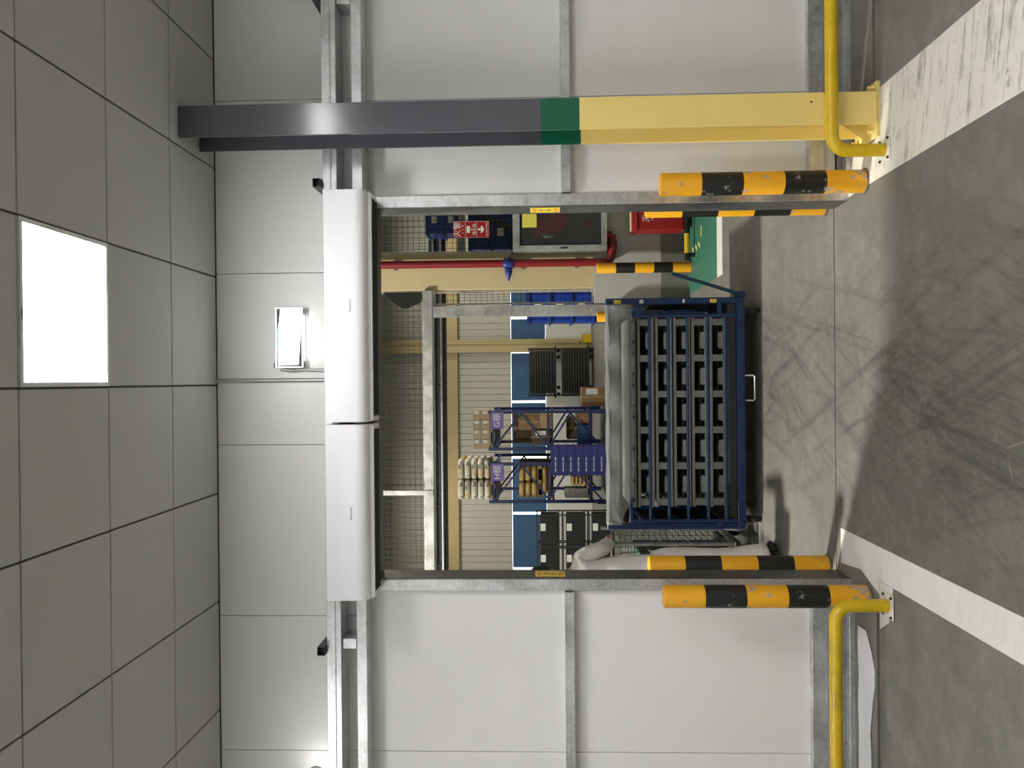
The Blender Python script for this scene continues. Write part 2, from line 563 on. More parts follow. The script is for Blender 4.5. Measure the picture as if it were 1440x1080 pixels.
# ------------------------------------------------------------------ setting: floor
sub = struct(MB().box(-12.2, 9.2, -3.2, 28.7, -0.30, -0.03).build('floor', 'joint_dark'))
J1, J2 = 4.215, 4.80
MB().box(-12, 9, -3.0, J1 - 0.016, -0.03, 0).build('slab', 'concrete', sub)
MB().box(-1.10, 1.17, J1 - 0.016, J2 - 0.006, -0.03, 0).build('slab', 'concrete', sub)
MB().box(-12, -1.10, J1 + 0.016, J2 - 0.006, -0.03, 0).build('slab', 'concrete', sub)
MB().box(1.17, 9, J1 + 0.016, J2 - 0.006, -0.03, 0).build('slab', 'concrete', sub)
MB().box(-12, 9, J2 + 0.006, 28.5, -0.03, 0).build('slab', 'concrete', sub)
def floor_patch(name, mat, pts, z1=0.0025):
    return MB().prism(pts, 'z', 0.0003, z1).build(name, mat, sub)
floor_patch('white_band', 'white_floor_paint', [(0.975, 0.0), (1.395, 0.0), (1.405, J1 - 0.018), (0.97, J1 - 0.018)])
floor_patch('white_band', 'white_floor_paint', [(0.97, J1 - 0.0175), (1.165, J1 - 0.0175), (1.165, 4.58), (0.965, 4.62)])
floor_patch('white_band', 'white_floor_paint_clean', [(-0.99, 0.0), (-0.828, 0.0), (-0.835, 4.19), (-1.0, 4.19)])
floor_patch('white_band', 'white_floor_paint_clean', [(-1.07, 4.1905), (-0.835, 4.1905), (-0.836, 4.72), (-1.03, 4.72), (-1.0, 4.43)])
floor_patch('white_band', 'white_floor_paint_clean', [(-1.18, 4.08), (-1.002, 4.03), (-1.002, 4.188), (-1.24, 4.188)], 0.002)
floor_patch('green_walkway', 'green_floor_paint', [(0.95, 7.96), (7.5, 7.96), (7.5, 9.44), (0.95, 9.44)])
floor_patch('white_line', 'white_floor_paint_clean', [(0.95, 7.72), (7.5, 7.72), (7.5, 7.955), (0.95, 7.955)])
dash = MB().box(-0.055, 0.055, -0.02, 0.02, 0, 0.001).mesh('dash')
dash.materials.append(M['yellow_floor_paint'])
for k in range(6):
    place(dash, 'dash', 'yellow_floor_paint', sub, (1.52 + k * 0.2, 8.72, 0.0026))
    place(dash, 'dash', 'yellow_floor_paint', sub, (1.62 + k * 0.2, 9.12, 0.0026))
for k in range(3):
    place(dash, 'dash', 'yellow_floor_paint', sub, (1.40 - 0.0 * k, 8.84 + k * 0.17, 0.0026), (0, 0, 1.1))

# ------------------------------------------------------------------ setting: front wall with door opening
WY = 4.60
OX0, OX1, OZ = -1.148, 1.014, 2.60
CE = 3.46
wf = MB()
wf.box(-12, OX0, WY + 0.02, 4.78, 0.0, 8.9).box(OX1, 9, WY + 0.02, 4.78, 0.0, 8.9).box(OX0, OX1, WY + 0.02, 4.78, OZ, 8.9)
wf = struct(wf.build('wall_front', 'wall_core'))
seams = [-3.6, -2.985, -2.041, -1.294, -0.345, 0.606, 1.563, 2.51, 3.6]
for a, b_ in zip(seams, seams[1:]):
    MB().box(a + 0.0015, b_ - 0.0015, WY, WY + 0.0195, 2.62, CE - 0.005).build('wall_panel', 'panel_white', wf, 0.0015)
for xs in ([-3.6, -2.985, -2.041, OX0], [OX1, 1.548, 2.51, 3.6]):
    for a, b_ in zip(xs, xs[1:]):
        MB().box(a + 0.0015, b_ - 0.0015, WY, WY + 0.0195, 0.06, 2.617).build('wall_panel', 'panel_white', wf, 0.0015)
# passage side sheet of the same wall
pb = MB()
pb.box(-12, OX0, 4.781, 4.80, 0.0, 8.9).box(OX1, 9, 4.781, 4.80, 0.0, 8.9).box(OX0, OX1, 4.781, 4.80, OZ, 8.9)
pb.build('back_sheet', 'hall_wall', wf)

# rest of the near room
struct(MB().box(-3.8, -3.6, -3.0, WY, 0, CE + 0.1).build('wall_left', 'room_wall'))
struct(MB().box(3.6, 3.8, -3.0, WY, 0, CE + 0.1).build('wall_right', 'room_wall'))
struct(MB().box(-3.8, 3.8, -3.2, -3.0, 0, CE + 0.1).build('wall_back', 'room_wall'))
ceil = struct(MB().box(-3.6, 3.6, -3.0, WY + 0.02, CE + 0.012, CE + 0.1).build('ceiling', 'ceiling_grid'))
T = 0.602
X0, Y0 = -0.012, 2.838
gap = 0.0045
tile_me = MB().box(gap, T - gap, gap, T - gap, 0, 0.0115).mesh('ceiling_tile', bevel=0.002)
cut = WY - (Y0 + 2 * T)
LIGHTS = {(0, 0): 1, (3, -3): 1, (-5, -1): 1, (-2, -4): 1, (1, -5): 1, (-4, -6): 1, (3, -7): 1}
for i in range(-6, 6):
    for j in range(-9, 3):
        x, y = X0 + i * T, Y0 + j * T
        if (i, j) in LIGHTS: continue
        if j == 2:
            MB().box(x + gap, x + T - gap, y + gap, WY - 0.002, CE, CE + 0.0115).build('ceiling_tile', 'ceiling_tile', ceil, 0.002)
        else:
            place(tile_me, 'ceiling_tile', 'ceiling_tile', ceil, (x, y, CE))

def ceiling_light(i, j, label, group=None):
    x, y = X0 + i * T, Y0 + j * T
    t = thing('ceiling_light', label, 'ceiling light', (x + T / 2, y + T / 2, CE), group)
    fr = MB()
    a, b_ = 0.004, 0.022
    fr.box(x + a, x + T - a, y + a, y + b_, CE - 0.006, CE + 0.0115).box(x + a, x + T - a, y + T - b_, y + T - a, CE - 0.006, CE + 0.0115)
    fr.box(x + a, x + b_, y + b_, y + T - b_, CE - 0.006, CE + 0.0115).box(x + T - b_, x + T - a, y + b_, y + T - b_, CE - 0.006, CE + 0.0115)
    fr.build('frame', 'white_plastic', t, 0.0015)
    MB().box(x + b_, x + T - b_, y + b_, y + T - b_, CE - 0.002, CE + 0.008).build('diffuser', 'panel_glow', t)
    if i == 0 and j == 0:
        MB().box(x + T * 0.40, x + T * 0.46, y + 0.008, y + 0.018, CE - 0.0085, CE - 0.006).build('latch', 'steel_grey', t)
    return t
ceiling_light(0, 0, 'lit square panel light set in the ceiling before the wall with the door')
for k in list(LIGHTS)[1:]:
    ceiling_light(k[0], k[1], 'lit square panel light in the ceiling farther back from the door wall', 'panel lights farther back in the ceiling')

# ------------------------------------------------------------------ setting: galvanised rails on the wall
def c_channel(x0, x1, yf, yb, z0, z1, t=0.004, lip=0.018):
    """lipped C section along x, web to the front"""
    m = MB()
    m.box(x0, x1, yf, yf + t, z0, z1)
    m.box(x0, x1, yf + t, yb, z1 - t, z1).box(x0, x1, yf + t, yb, z0, z0 + t)
    m.box(x0, x1, yb - t, yb, z1 - t - lip, z1 - t).box(x0, x1, yb - t, yb, z0 + t, z0 + t + lip)
    return m
tn = [0]
def trim(m, mat='galvanised', bevel=0.0012):
    tn[0] += 1
    return struct(m.build('trim_%d' % tn[0], mat, None, bevel))
BX0, BX1 = -3.59, 3.59
upper = c_channel(BX0, BX1, 4.43, WY - 0.001, 2.735, 2.812)
upper.box(BX0, BX1, 4.424, 4.43, 2.764, 2.772)
trim(upper)
lower = c_channel(BX0, BX1, 4.45, WY - 0.001, 2.602, 2.655)
trim(lower)
for a, b_ in ((BX0, OX0), (OX1, BX1)):
    trim(c_channel(a, b_, 4.535, WY - 0.001, 1.49, 1.54))
    trim(c_channel(a, b_, 4.55, WY - 0.001, 0.135, 0.215))
    trim(MB().box(a, b_, 4.575, WY - 0.001, 0.0, 0.055), 'galvanised_dull')
    trim(MB().box(a, b_, 4.52, 4.574, 0.0, 0.03), 'galvanised')
# door frame
dr = struct(MB().box(OX0, OX1, 4.571, 4.79, 2.570, OZ - 0.002).build('door_1', 'reveal_grey', None, 0.002))
MB().box(0.951, OX1, 4.57, 4.80, 0.0, 2.60).build('jamb', 'galvanised', dr, 0.002)
MB().box(OX0, -1.085, 4.57, 4.80, 0.0, 2.60).build('jamb', 'galvanised', dr, 0.002)

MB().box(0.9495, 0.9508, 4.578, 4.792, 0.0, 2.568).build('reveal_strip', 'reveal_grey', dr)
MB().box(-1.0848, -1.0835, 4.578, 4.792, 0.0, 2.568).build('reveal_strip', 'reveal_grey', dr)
# square tube stubs and spacer blocks on the beams
def stub(x, label):
    m = MB()
    z0, z1, w, t = 2.8125, 2.852, 0.045, 0.003
    y0, y1 = 4.385, 4.595
    m.box(x, x + w, y0, y1, z0, z0 + t).box(x, x + w, y0, y1, z1 - t, z1).box(x, x + t, y0, y1, z0 + t, z1 - t).box(x + w - t, x + w, y0, y1, z0 + t, z1 - t)
    m.box(x + t, x + w - t, y0 + 0.04, y0 + 0.044, z0 + t, z1 - t)
    o = m.build('square_tube_stub', 'black_steel', None, 0.0, org=(x + w / 2, 4.59, 2.815))
    tag(o, label, 'bracket')
stub(-1.445, 'black square tube stub on the beam beside the shorter air curtain')
stub(1.03, 'black square tube stub on the beam between air curtain and column')
stub(2.02, 'black square tube stub on the beam beside the small white floodlight')
def spacer(x, label):
    o = MB().box(x, x + 0.055, 4.452, 4.598, 2.657, 2.733).build('spacer_block', 'galvanised', None, 0.003, org=(x, 4.52, 2.657))
    tag(o, label, 'spacer')
spacer(-1.43, 'bright metal spacer block between the two beams beside the air curtains')
spacer(2.02, 'metal spacer block between the two beams behind the painted column')

# ------------------------------------------------------------------ painted steel column
colm = thing('steel_column', 'steel column painted dark grey, green and cream yellow beside the door', 'column', (1.30, 4.13, 0))
CX0, CX1 = 1.228, 1.385
MB().box(CX0, CX1, 4.13, 4.142, 0.02, 3.455).build('front_flange', 'column_paint', colm, 0.0015)
MB().box(CX0, CX1, 4.385, 4.397, 0.02, 3.455).build('rear_flange', 'column_paint', colm, 0.0015)
MB().box(1.301, 1.311, 4.142, 4.385, 0.02, 3.455).build('web', 'column_paint', colm)
MB().box(1.17, 1.44, 4.14, 4.42, 0.0, 0.02).build('base_plate', 'column_paint', colm, 0.002)
for x0, x1 in ((CX0 - 0.045, CX0 + 0.06), (CX1 - 0.06, CX1 + 0.045)):
    s_ = 1 if x0 > 1.3 else -1
    xa = 1.301 if s_ < 0 else 1.311
    xb = 1.19 if s_ < 0 else 1.42
    MB().prism([(xa, 0.02), (xb, 0.02), (xb, 0.035), (xa + 0.02 * s_, 0.17), (xa, 0.17)], 'y', 4.26, 4.27).build('gusset', 'column_paint', colm)
bolt_me = MB().lathe([(0.014, 0), (0.014, 0.012), (0.008, 0.013), (0.008, 0.03)], n=6).mesh('anchor_bolt')
bolt_me.materials.append(M['column_paint'])
for bx, by in ((1.20, 4.17), (1.20, 4.38), (1.415, 4.17), (1.415, 4.38)):
    place(bolt_me, 'anchor_bolt', 'column_paint', colm, (bx, by, 0.0205))

# ------------------------------------------------------------------ air curtains
def air_curtain(x0, x1, label):
    t = thing('air_curtain', label, 'air curtain', ((x0 + x1) / 2, 4.42, 2.545))
    yf, yb, z0, z1 = 4.30, 4.565, 2.548, 2.78
    r = 0.06
    prof = [(yb, z0), (yb, z1), (yf + 0.012, z1), (yf + 0.003, z1 - 0.004), (yf, z1 - 0.012)]
    prof += [(yf + r - r * math.cos(a), z0 + 0.008 + r - r * math.sin(a)) for a in (k * PI / 2 / 8 for k in range(9))]
    prof += [(yf + r, z0)]
    MB().prism(prof, 'x', x0 + 0.004, x1 - 0.004).build('casing', 'appliance_white', t, 0, smooth=True)
    for xa, xb in ((x0, x0 + 0.0038), (x1 - 0.0038, x1)):
        MB().prism([(p[0] + 0.0015 if p[0] < 4.4 else p[0] - 0.001, p[1]) for p in prof], 'x', xa, xb).build('end_cap', 'appliance_white', t, 0, smooth=True)
    # outlet slot on the underside
    MB().box(x0 + 0.03, x1 - 0.03, yf + 0.085, yf + 0.215, z0 - 0.011, z0 - 0.0005).build('outlet_slot', 'outlet_black', t)
    fr = MB()
    fr.box(x0 + 0.004, x1 - 0.004, yf + 0.062, yf + 0.083, z0 - 0.010, z0 - 0.0003)
    fr.box(x0 + 0.004, x0 + 0.028, yf + 0.083, yf + 0.22, z0 - 0.010, z0 - 0.0003).box(x1 - 0.028, x1 - 0.004, yf + 0.083, yf + 0.22, z0 - 0.010, z0 - 0.0003)
    fr.build('outlet_rim', 'appliance_white', t, 0.002)
    vane = MB()
    for k in range(3):
        vane.box(x0 + 0.03, x1 - 0.03, yf + 0.11 + 0.035 * k, yf + 0.113 + 0.035 * k, z0 - 0.013, z0 - 0.0112)
    vane.build('vane', 'dark_steel', t)
    return t
ac1 = air_curtain(-0.208, 0.995, 'longer white air curtain above the door, the one under the lit sign')
text('Panasonic', 0.017, 'logo_grey', ac1, (0.395, 4.2995, 2.64), name='logo')
ac2 = air_curtain(-1.132, -0.222, 'shorter white air curtain above the door, left of the long one')
ac2['label'] = 'shorter white air curtain above the door, not under the lit sign'
text('Panasonic', 0.017, 'logo_grey', ac2, (-0.68, 4.2995, 2.645), name='logo')

# ------------------------------------------------------------------ lit sign, conduit, cable
ex = thing('exit_sign', 'brightly lit sign box on the wall above the long air curtain', 'sign', (0.24, 4.58, 2.96))
MB().box(0.085, 0.405, 4.552, 4.585, 2.962, 3.104).build('back_box', 'dark_steel', ex, 0.003)
fr = MB()
fr.box(0.078, 0.412, 4.545, 4.555, 3.100, 3.112).box(0.078, 0.412, 4.545, 4.555, 2.955, 2.966)
fr.box(0.078, 0.088, 4.545, 4.555, 2.966, 3.100).box(0.402, 0.412, 4.545, 4.555, 2.966, 3.100)
fr.build('frame', 'bare_aluminium', ex, 0.002)
MB().prism([(0.094, 3.094), (0.098, 2.985), (0.25, 2.974), (0.398, 2.972), (0.398, 3.082), (0.30, 3.093), (0.20, 3.096)], 'y', 4.5485, 4.5515).build('face', 'exit_glow', ex)
MB().box(0.19, 0.30, 4.5475, 4.5484, 3.0945, 3.0985).build('green_edge', 'exit_green', ex)
MB().box(0.12, 0.37, 4.560, 4.582, 2.957, 2.9615).build('added_glow_strip', 'added_down_glow', ex)  # lit strip added under the box for the glow on the wall below
MB().lathe([(0.012, 0), (0.012, 0.016)], (0.095, 4.568, 3.112), 12).build('knockout', 'bare_aluminium', ex)
MB().box(0.13, 0.36, 4.5855, 4.5995, 2.99, 3.08).build('wall_mount', 'dark_steel', ex)
cd = thing('conduit', 'thin grey conduit running down from the ceiling beside the lit sign', 'conduit', (0.011, 4.585, 2.80))
cm = MB()
cm.tube([(0.012, 4.587, 3.458), (0.012, 4.587, 2.86)], 0.0115, 12)
cm.build('rigid_tube', 'conduit_grey', cd, 0, smooth=True)
fx = []
for k in range(13):
    a = PI * k / 12
    fx.append((0.012 + 0.027 - 0.027 * math.cos(a), 4.587, 2.86 - 0.03 * math.sin(a)))
fx += [(0.066, 4.585, 2.90), (0.070, 4.58, 2.97), (0.066, 4.575, 3.03), (0.074, 4.57, 3.09)]
MB().tube(fx, 0.010, 10).build('flexible_tube', 'conduit_grey', cd, 0, smooth=True)
cb = [(-0.44 + 0.02 * math.sin(k * 0.7) - 0.005 * k, 4.575 - 0.006 * math.sin(k), 2.78 + 0.007 * k) for k in range(9)]
tag(MB().tube(cb, 0.0035, 6).build('cable_end', 'rubber', None, 0, org=(-0.44, 4.575, 2.78)), 'loose black cable end poking up behind the shorter air curtain', 'cable')

# small floodlight heads on the beam at both ends of the view
def flood(x, z, lit, label):
    t = thing('floodlight', label, 'lamp', (x, 4.47, 2.812))
    MB().box(x - 0.03, x + 0.03, 4.435, 4.50, 2.813, 2.825).build('mount', 'white_plastic', t, 0.003)
    MB().tube([(x, 4.455, 2.825), (x, 4.455, z - 0.03)], 0.009, 8).build('neck', 'white_plastic', t)
    MB().lathe([(0.02, -0.045), (0.045, -0.02), (0.048, 0.002), (0.048, 0.008)], (x, 4.455, z), 20, 'y').build('head', 'white_plastic', t, 0, smooth=True)
    MB().lathe([(0.040, 0.0083), (0.040, 0.011)], (x, 4.455, z), 20, 'y').build('lens', 'flood_glow' if lit else 'white_plastic', t)
flood(-2.11, 2.885, True, 'small lit floodlight on the beam turned towards the wall')
flood(2.15, 2.90, False, 'small unlit white floodlight on the beam past the column')

# ------------------------------------------------------------------ bollards, guard pipes, warning labels
def bollard_mesh(mat):
    m = MB().lathe([(0.0585, 0.0), (0.0585, 1.030), (0.056, 1.037), (0.048, 1.041), (0.0, 1.042)][:4], n=32)
    me = m.mesh('bollard', smooth=True)
    me.materials.append(M[mat])
    return me
bme, bme2 = bollard_mesh('bollard_paint'), bollard_mesh('bollard_paint_worn')
paint('rust_ring', (0.16, 0.11, 0.07), 0.8)
ringme = MB().lathe([(0.066, 0.0), (0.066, 0.006), (0.0587, 0.010)], n=24).mesh('foot_ring')
ringme.materials.append(M['rust_ring'])
def bollard(x, y, me, label):
    t = thing('bollard', label, 'bollard', (x, y, 0))
    place(me, 'post', 'bollard_paint', t, (x, y, 0))
    place(ringme, 'foot_ring', 'rust_ring', t, (x, y, 0.0027))
bollard(0.998, 4.34, bme2, 'yellow and black striped bollard before the door frame, beside the painted column')
bollard(-1.118, 4.335, bme2, 'scuffed yellow and black bollard before the door frame, away from the column')
bollard(1.003, 4.94, bme, 'yellow and black bollard behind the door frame, on the fire cabinet side')
bollard(-1.092, 4.93, bme, 'yellow and black bollard behind the door frame, beside the person in white')
bollard(1.232, 9.31, bme, 'far yellow and black bollard standing under the red pipe')
bollard(0.695, 9.33, bme, 'far yellow and black bollard behind the blue cart, by the inner door post')

def guard_pipe(xf, sgn, xe, label):
    zt, r, y = 0.255, 0.031, 4.075
    R_ = 0.075
    pts = [(xf, y, 0.006), (xf, y, zt - R_)]
    for k in range(1, 9):
        a = k * PI / 2 / 8
        pts.append((xf + sgn * (R_ - R_ * math.cos(a)), y, zt - R_ + R_ * math.sin(a)))
    pts.append((xe, y, zt))
    t = thing('guard_pipe', label, 'pipe guard', (xf, y, 0))
    MB().tube(pts, r, 20).build('pipe', 'guard_yellow', t, 0, smooth=True)
    MB().box(xf - 0.06, xf + 0.06, y - 0.06, y + 0.06, 0.003, 0.009).build('foot_plate', 'white_floor_paint', t, 0.002)
    for dx, dy in ((-0.046, -0.046), (0.046, -0.046), (-0.046, 0.046), (0.046, 0.046)):
        MB().lathe([(0.007, 0.009), (0.007, 0.017)], (xf + dx, y + dy, 0), 6).build('bolt', 'dark_steel', t)
guard_pipe(1.085, 1, 3.55, 'bent yellow guard pipe passing low in front of the painted column')
guard_pipe(-1.095, -1, -3.55, 'bent yellow guard pipe low along the wall, away from the column')

def warn(xf, sgn, z0, label):
    t = thing('warning_label', label, 'label', (xf, 4.66, z0))
    x1 = xf + sgn * 0.0015
    MB().box(xf, x1, 4.625, 4.755, z0, z0 + 0.165).build('sticker', 'warning_yellow', t)
    x2 = xf + sgn * 0.0022
    for za, zb in ((0.012, 0.034), (0.131, 0.153)):
        MB().box(x1, x2, 4.65, 4.73, z0 + za, z0 + zb).build('symbol', 'warning_orange', t)
    ang = -PI / 2 if sgn < 0 else PI / 2
    for k, ch in enumerate('小心'):
        text(ch, 0.045, 'ink', t, (x1 + sgn * 0.0006, 4.69, z0 + 0.10 - 0.035 * k), (PI / 2, 0, ang), 'character', 0.0004)
warn(0.9494, -1, 1.545, 'yellow warning sticker inside the door jamb on the fire cabinet side')
warn(-1.0834, 1, 1.535, 'yellow warning sticker inside the door jamb beside the person')

# white plastic sheet lying along the wall foot
sh = MB()
n = 26
top = []; bot = []
for k in range(n + 1):
    x = -1.30 - (3.5 - 1.30) * k / n
    yb = 4.455 + 0.006 * math.sin(k * 1.7)
    yf = 4.305 - 0.06 * math.exp(-((x + 1.52) / 0.13) ** 2) + 0.006 * math.sin(k * 2.3)
    if x > -1.36: yf = 4.36
    zz = 0.006 + 0.001 * math.sin(k * 1.3)
    top.append([(x, yb, zz + 0.004), (x, (yb + yf) / 2, zz + 0.004 + 0.002 * math.sin(k * 2.1)), (x, yf, zz)])
vs = [p for r_ in top for p in r_] + [(p[0], p[1], p[2] - 0.003) for r_ in top for p in r_]
N = len(top) * 3
fs = []
for k in range(n):
    for j in range(2):
        a = k * 3 + j
        fs += [(a, a + 1, a + 4, a + 3), (N + a, N + a + 3, N + a + 4, N + a + 1)]
    fs += [(k * 3, k * 3 + 3, N + k * 3 + 3, N + k * 3), (k * 3 + 2, N + k * 3 + 2, N + k * 3 + 5, k * 3 + 5)]
fs += [(0, N, N + 1, 1), (1, N + 1, N + 2, 2), (n * 3, n * 3 + 1, N + n * 3 + 1, N + n * 3), (n * 3 + 1, n * 3 + 2, N + n * 3 + 2, N + n * 3 + 1)]
tag(MB().add(vs, fs).build('plastic_sheet', 'sheet_white', None, 0, org=(-1.5, 4.4, 0)), 'torn white plastic sheet lying on the floor along the wall foot', 'sheet')

# ------------------------------------------------------------------ passage: low wall, mesh partition, inner door frame
PY = 9.50
lw = MB().box(0.86, 7.5, PY, PY + 0.18, 0, 1.06)
struct(lw.build('wall_low', 'plinth_paint', None, 0.004))
lw = bpy.data.objects['wall_low']
lw2 = MB().box(-9, -2.75, PY, PY + 0.18, 0, 1.06).build('wall_low_1', 'plinth_paint', None, 0.004)
struct(lw2); lw2.name = 'wall_low_left'
struct(MB().box(0.855, 7.5, PY - 0.012, PY - 0.0005, 0, 0.31).build('baseboard_passage', 'plinth_base', None, 0.002))

def mesh_panel(x0, x1, z0, z1, label, y=PY + 0.09):
    t = thing('wire_mesh_panel', label, 'mesh panel', ((x0 + x1) / 2, y, z0))
    fr = MB()
    w = 0.018
    fr.box(x0, x1, y - 0.012, y + 0.012, z0, z0 + w).box(x0, x1, y - 0.012, y + 0.012, z1 - w, z1)
    fr.box(x0, x0 + w, y - 0.012, y + 0.012, z0 + w, z1 - w).box(x1 - w, x1, y - 0.012, y + 0.012, z0 + w, z1 - w)
    fr.build('frame', 'bare_aluminium', t, 0.0015)
    wm = MB()
    s_ = 0.0645; h = 0.0022
    x = x0 + w + s_ / 2
    while x < x1 - w:
        wm.box(x - h, x + h, y - h, y + h, z0 + w, z1 - w); x += s_
    z = z0 + w + s_ / 2
    while z < z1 - w:
        wm.box(x0 + w, x1 - w, y - 2.9 * h, y - h, z - h, z + h); z += s_
    wm.build('wire_mesh', 'wire_dark', t, kind='stuff')
mesh_panel(1.465, 3.2, 1.065, 4.35, 'wire mesh panel with the red fire sign hung on it')
mesh_panel(0.87, 1.03, 1.065, 2.885, 'narrow wire mesh strip between cream column and inner door post')
mesh_panel(-3.3, 1.03, 3.005, 4.35, 'wide wire mesh panel over the inner door frame')
# black bag hooked on the mesh
bg = MB()
pts = [(1.02, 3.47), (1.02, 3.03), (0.985, 3.02), (0.90, 3.03), (0.835, 3.19), (0.83, 3.24), (0.90, 3.36)]
bg.prism(pts, 'y', PY + 0.06, PY + 0.075)
tag(bg.build('black_cloth', 'black_steel', None, 0.003, org=(0.95, PY, 3.03)), 'black cloth hooked on the mesh above the inner door post', 'cloth')

ifr = struct(MB().box(-3.3, 1.03, PY - 0.02, PY + 0.10, 2.895, 2.995).build('door_2', 'galvanised', None, 0.003))
MB().box(0.727, 0.85, PY - 0.01, PY + 0.10, 0, 2.893).build('jamb', 'galvanised', ifr, 0.003)
MB().box(-2.87, -2.75, PY - 0.01, PY + 0.10, 0, 2.893).build('jamb', 'galvanised', ifr, 0.003)
MB().box(-1.295, -1.24, PY - 0.035, PY - 0.021, 2.90, 4.35).build('hanger_strip', 'bare_aluminium', ifr, 0.002)
# sliding door track behind the inner frame
tk = struct(MB().box(-3.6, 3.2, 10.90, 11.0, 2.905, 3.12).build('trim_track', 'dark_steel', None, 0.003))
MB().tube([(-3.6, 10.88, 3.06), (3.2, 10.88, 3.06)], 0.018, 8).build('track_tube', 'galvanised_dull', tk)
MB().tube([(-3.6, 10.88, 2.96), (3.2, 10.88, 2.96)], 0.018, 8).build('track_tube', 'galvanised_dull', tk)
for k in range(5):
    MB().box(-3.2 + k * 0.78, -3.17 + k * 0.78, 10.885, 10.90, 2.93, 3.11).build('track_clip', 'black_steel', tk)
for hx in (-3.5, 3.0):
    MB().box(hx, hx + 0.08, 10.9, 11.0, 3.12, 8.9).build('hanger', 'dark_steel', tk)

cc = MB()
cc.box(1.037, 1.452, PY + 0.185, PY + 0.42, 0, 8.9)
cc = struct(cc.build('wall_pier', 'cream_column', None, 0.006))
MB().box(1.037, 1.452, PY + 0.02, PY + 0.184, 1.062, 8.9).build('pier_face', 'cream_column', cc, 0.004)

# ------------------------------------------------------------------ red pipe and blue valve
rp = thing('fire_pipe', 'dark red fire main with a blue valve running down the cream column', 'pipe', (1.315, PY - 0.08, 0.85))
pts = [(1.320, PY - 0.075, 8.85), (1.314, PY - 0.075, 0.95)]
for k in range(1, 9):
    a = k * PI / 2 / 8
    pts.append((1.314 + 0.09 - 0.09 * math.cos(a), PY - 0.075, 0.95 - 0.09 * math.sin(a)))
pts.append((1.62, PY - 0.075, 0.86))
MB().tube(pts, 0.044, 16).build('pipe', 'fire_red', rp, 0, smooth=True)
MB().lathe([(0.055, -0.05), (0.055, 0.05)], (1.50, PY - 0.075, 0.86), 16, 'x').build('coupling', 'fire_red', rp)
MB().tube([(1.62, PY - 0.075, 0.86), (1.62, PY - 0.075, 0.925)], 0.044, 14).build('riser', 'fire_red', rp, 0, smooth=True)
for z in (1.25, 3.3):
    MB().box(1.26, 1.37, PY - 0.03, PY + 0.019, z, z + 0.03).build('pipe_clip', 'steel_grey', rp)
vl = MB().lathe([(0.058, -0.055), (0.062, -0.05), (0.062, 0.05), (0.058, 0.055)], (1.315, PY - 0.075, 2.02), 18).build('valve', 'valve_blue', rp, 0, smooth=True)
vl['label'] = 'blue valve'
MB().lathe([(0.04, 0.0), (0.045, -0.03), (0.032, -0.07), (0.018, -0.10), (0.012, -0.13)], (1.25, PY - 0.075, 2.02), 14, 'x').build('nozzle', 'valve_blue', vl, 0, smooth=True)
MB().tube([(1.34, PY - 0.14, 2.04), (1.43, PY - 0.16, 1.96)], 0.008, 8).build('lever', 'black_steel', vl)

# ------------------------------------------------------------------ fire hose cabinet
hc = thing('hose_cabinet', 'silver framed glass fire hose cabinet with a red reel inside', 'fire cabinet', (1.78, PY - 0.12, 0.93))
hx0, hx1, hz0, hz1 = 1.43, 2.13, 0.925, 1.965
yf, yb = PY - 0.22, PY - 0.002
bx = MB()
bx.box(hx0, hx1, yb - 0.006, yb, hz0, hz1).box(hx0, hx0 + 0.004, yf + 0.03, yb - 0.006, hz0, hz1).box(hx1 - 0.004, hx1, yf + 0.03, yb - 0.006, hz0, hz1)
bx.box(hx0, hx1, yf + 0.03, yb - 0.006, hz0, hz0 + 0.004).box(hx0, hx1, yf + 0.03, yb - 0.006, hz1 - 0.004, hz1)
bx.build('case', 'steel_grey', hc)
dw = 0.062
fr = MB()
fr.box(hx0, hx1, yf, yf + 0.028, hz0, hz0 + dw).box(hx0, hx1, yf, yf + 0.028, hz1 - dw * 1.25, hz1)
fr.box(hx0, hx0 + dw, yf, yf + 0.028, hz0 + dw, hz1 - dw * 1.25).box(hx1 - dw, hx1, yf, yf + 0.028, hz0 + dw, hz1 - dw * 1.25)
dfr = fr.build('door_frame', 'bare_aluminium', hc, 0.004)
MB().box(hx0 + 0.02, hx0 + 0.035, yf - 0.008, yf - 0.0005, 1.36, 1.44).build('latch', 'dark_steel', hc)
gl = MB().box(hx0 + dw, hx1 - dw, yf + 0.012, yf + 0.016, hz0 + dw, hz1 - dw * 1.25).build('glass_pane', 'cabinet_glass', hc)
rl = MB().lathe([(0.25, 0.0), (0.25, 0.02), (0.09, 0.022), (0.09, 0.10), (0.25, 0.102), (0.25, 0.115)], (1.80, yf + 0.07, 1.60), 28, 'y').build('hose_reel', 'fire_red_bright', hc, 0, smooth=True)
rc = MB()
for k in range(5):
    rr = 0.115 + 0.026 * k
    rc.tube([(1.80 + rr * math.cos(a), yf + 0.12, 1.60 + rr * math.sin(a)) for a in (2 * PI * q / 24 for q in range(25))], 0.013, 6, False)
rc.build('hose_coil', 'fire_red', hc, 0, smooth=True)
MB().lathe([(0.022, 0), (0.030, 0.02), (0.030, 0.1), (0.018, 0.13)], (1.60, yf + 0.08, 1.50), 14).build('nozzle', 'bare_aluminium', hc, 0, smooth=True)
MB().lathe([(0.06, 0), (0.06, 0.05), (0.045, 0.06), (0.045, 0.11)], (1.72, yf + 0.06, 1.12), 16, 'y').build('hydrant_head', 'fire_red', hc, 0, smooth=True)
MB().tube([(1.93, yf + 0.08, 1.32), (1.95, yf + 0.07, 1.22), (1.88, yf + 0.08, 1.12)], 0.035, 10).build('folded_hose', 'sign_white', hc, 0, smooth=True)
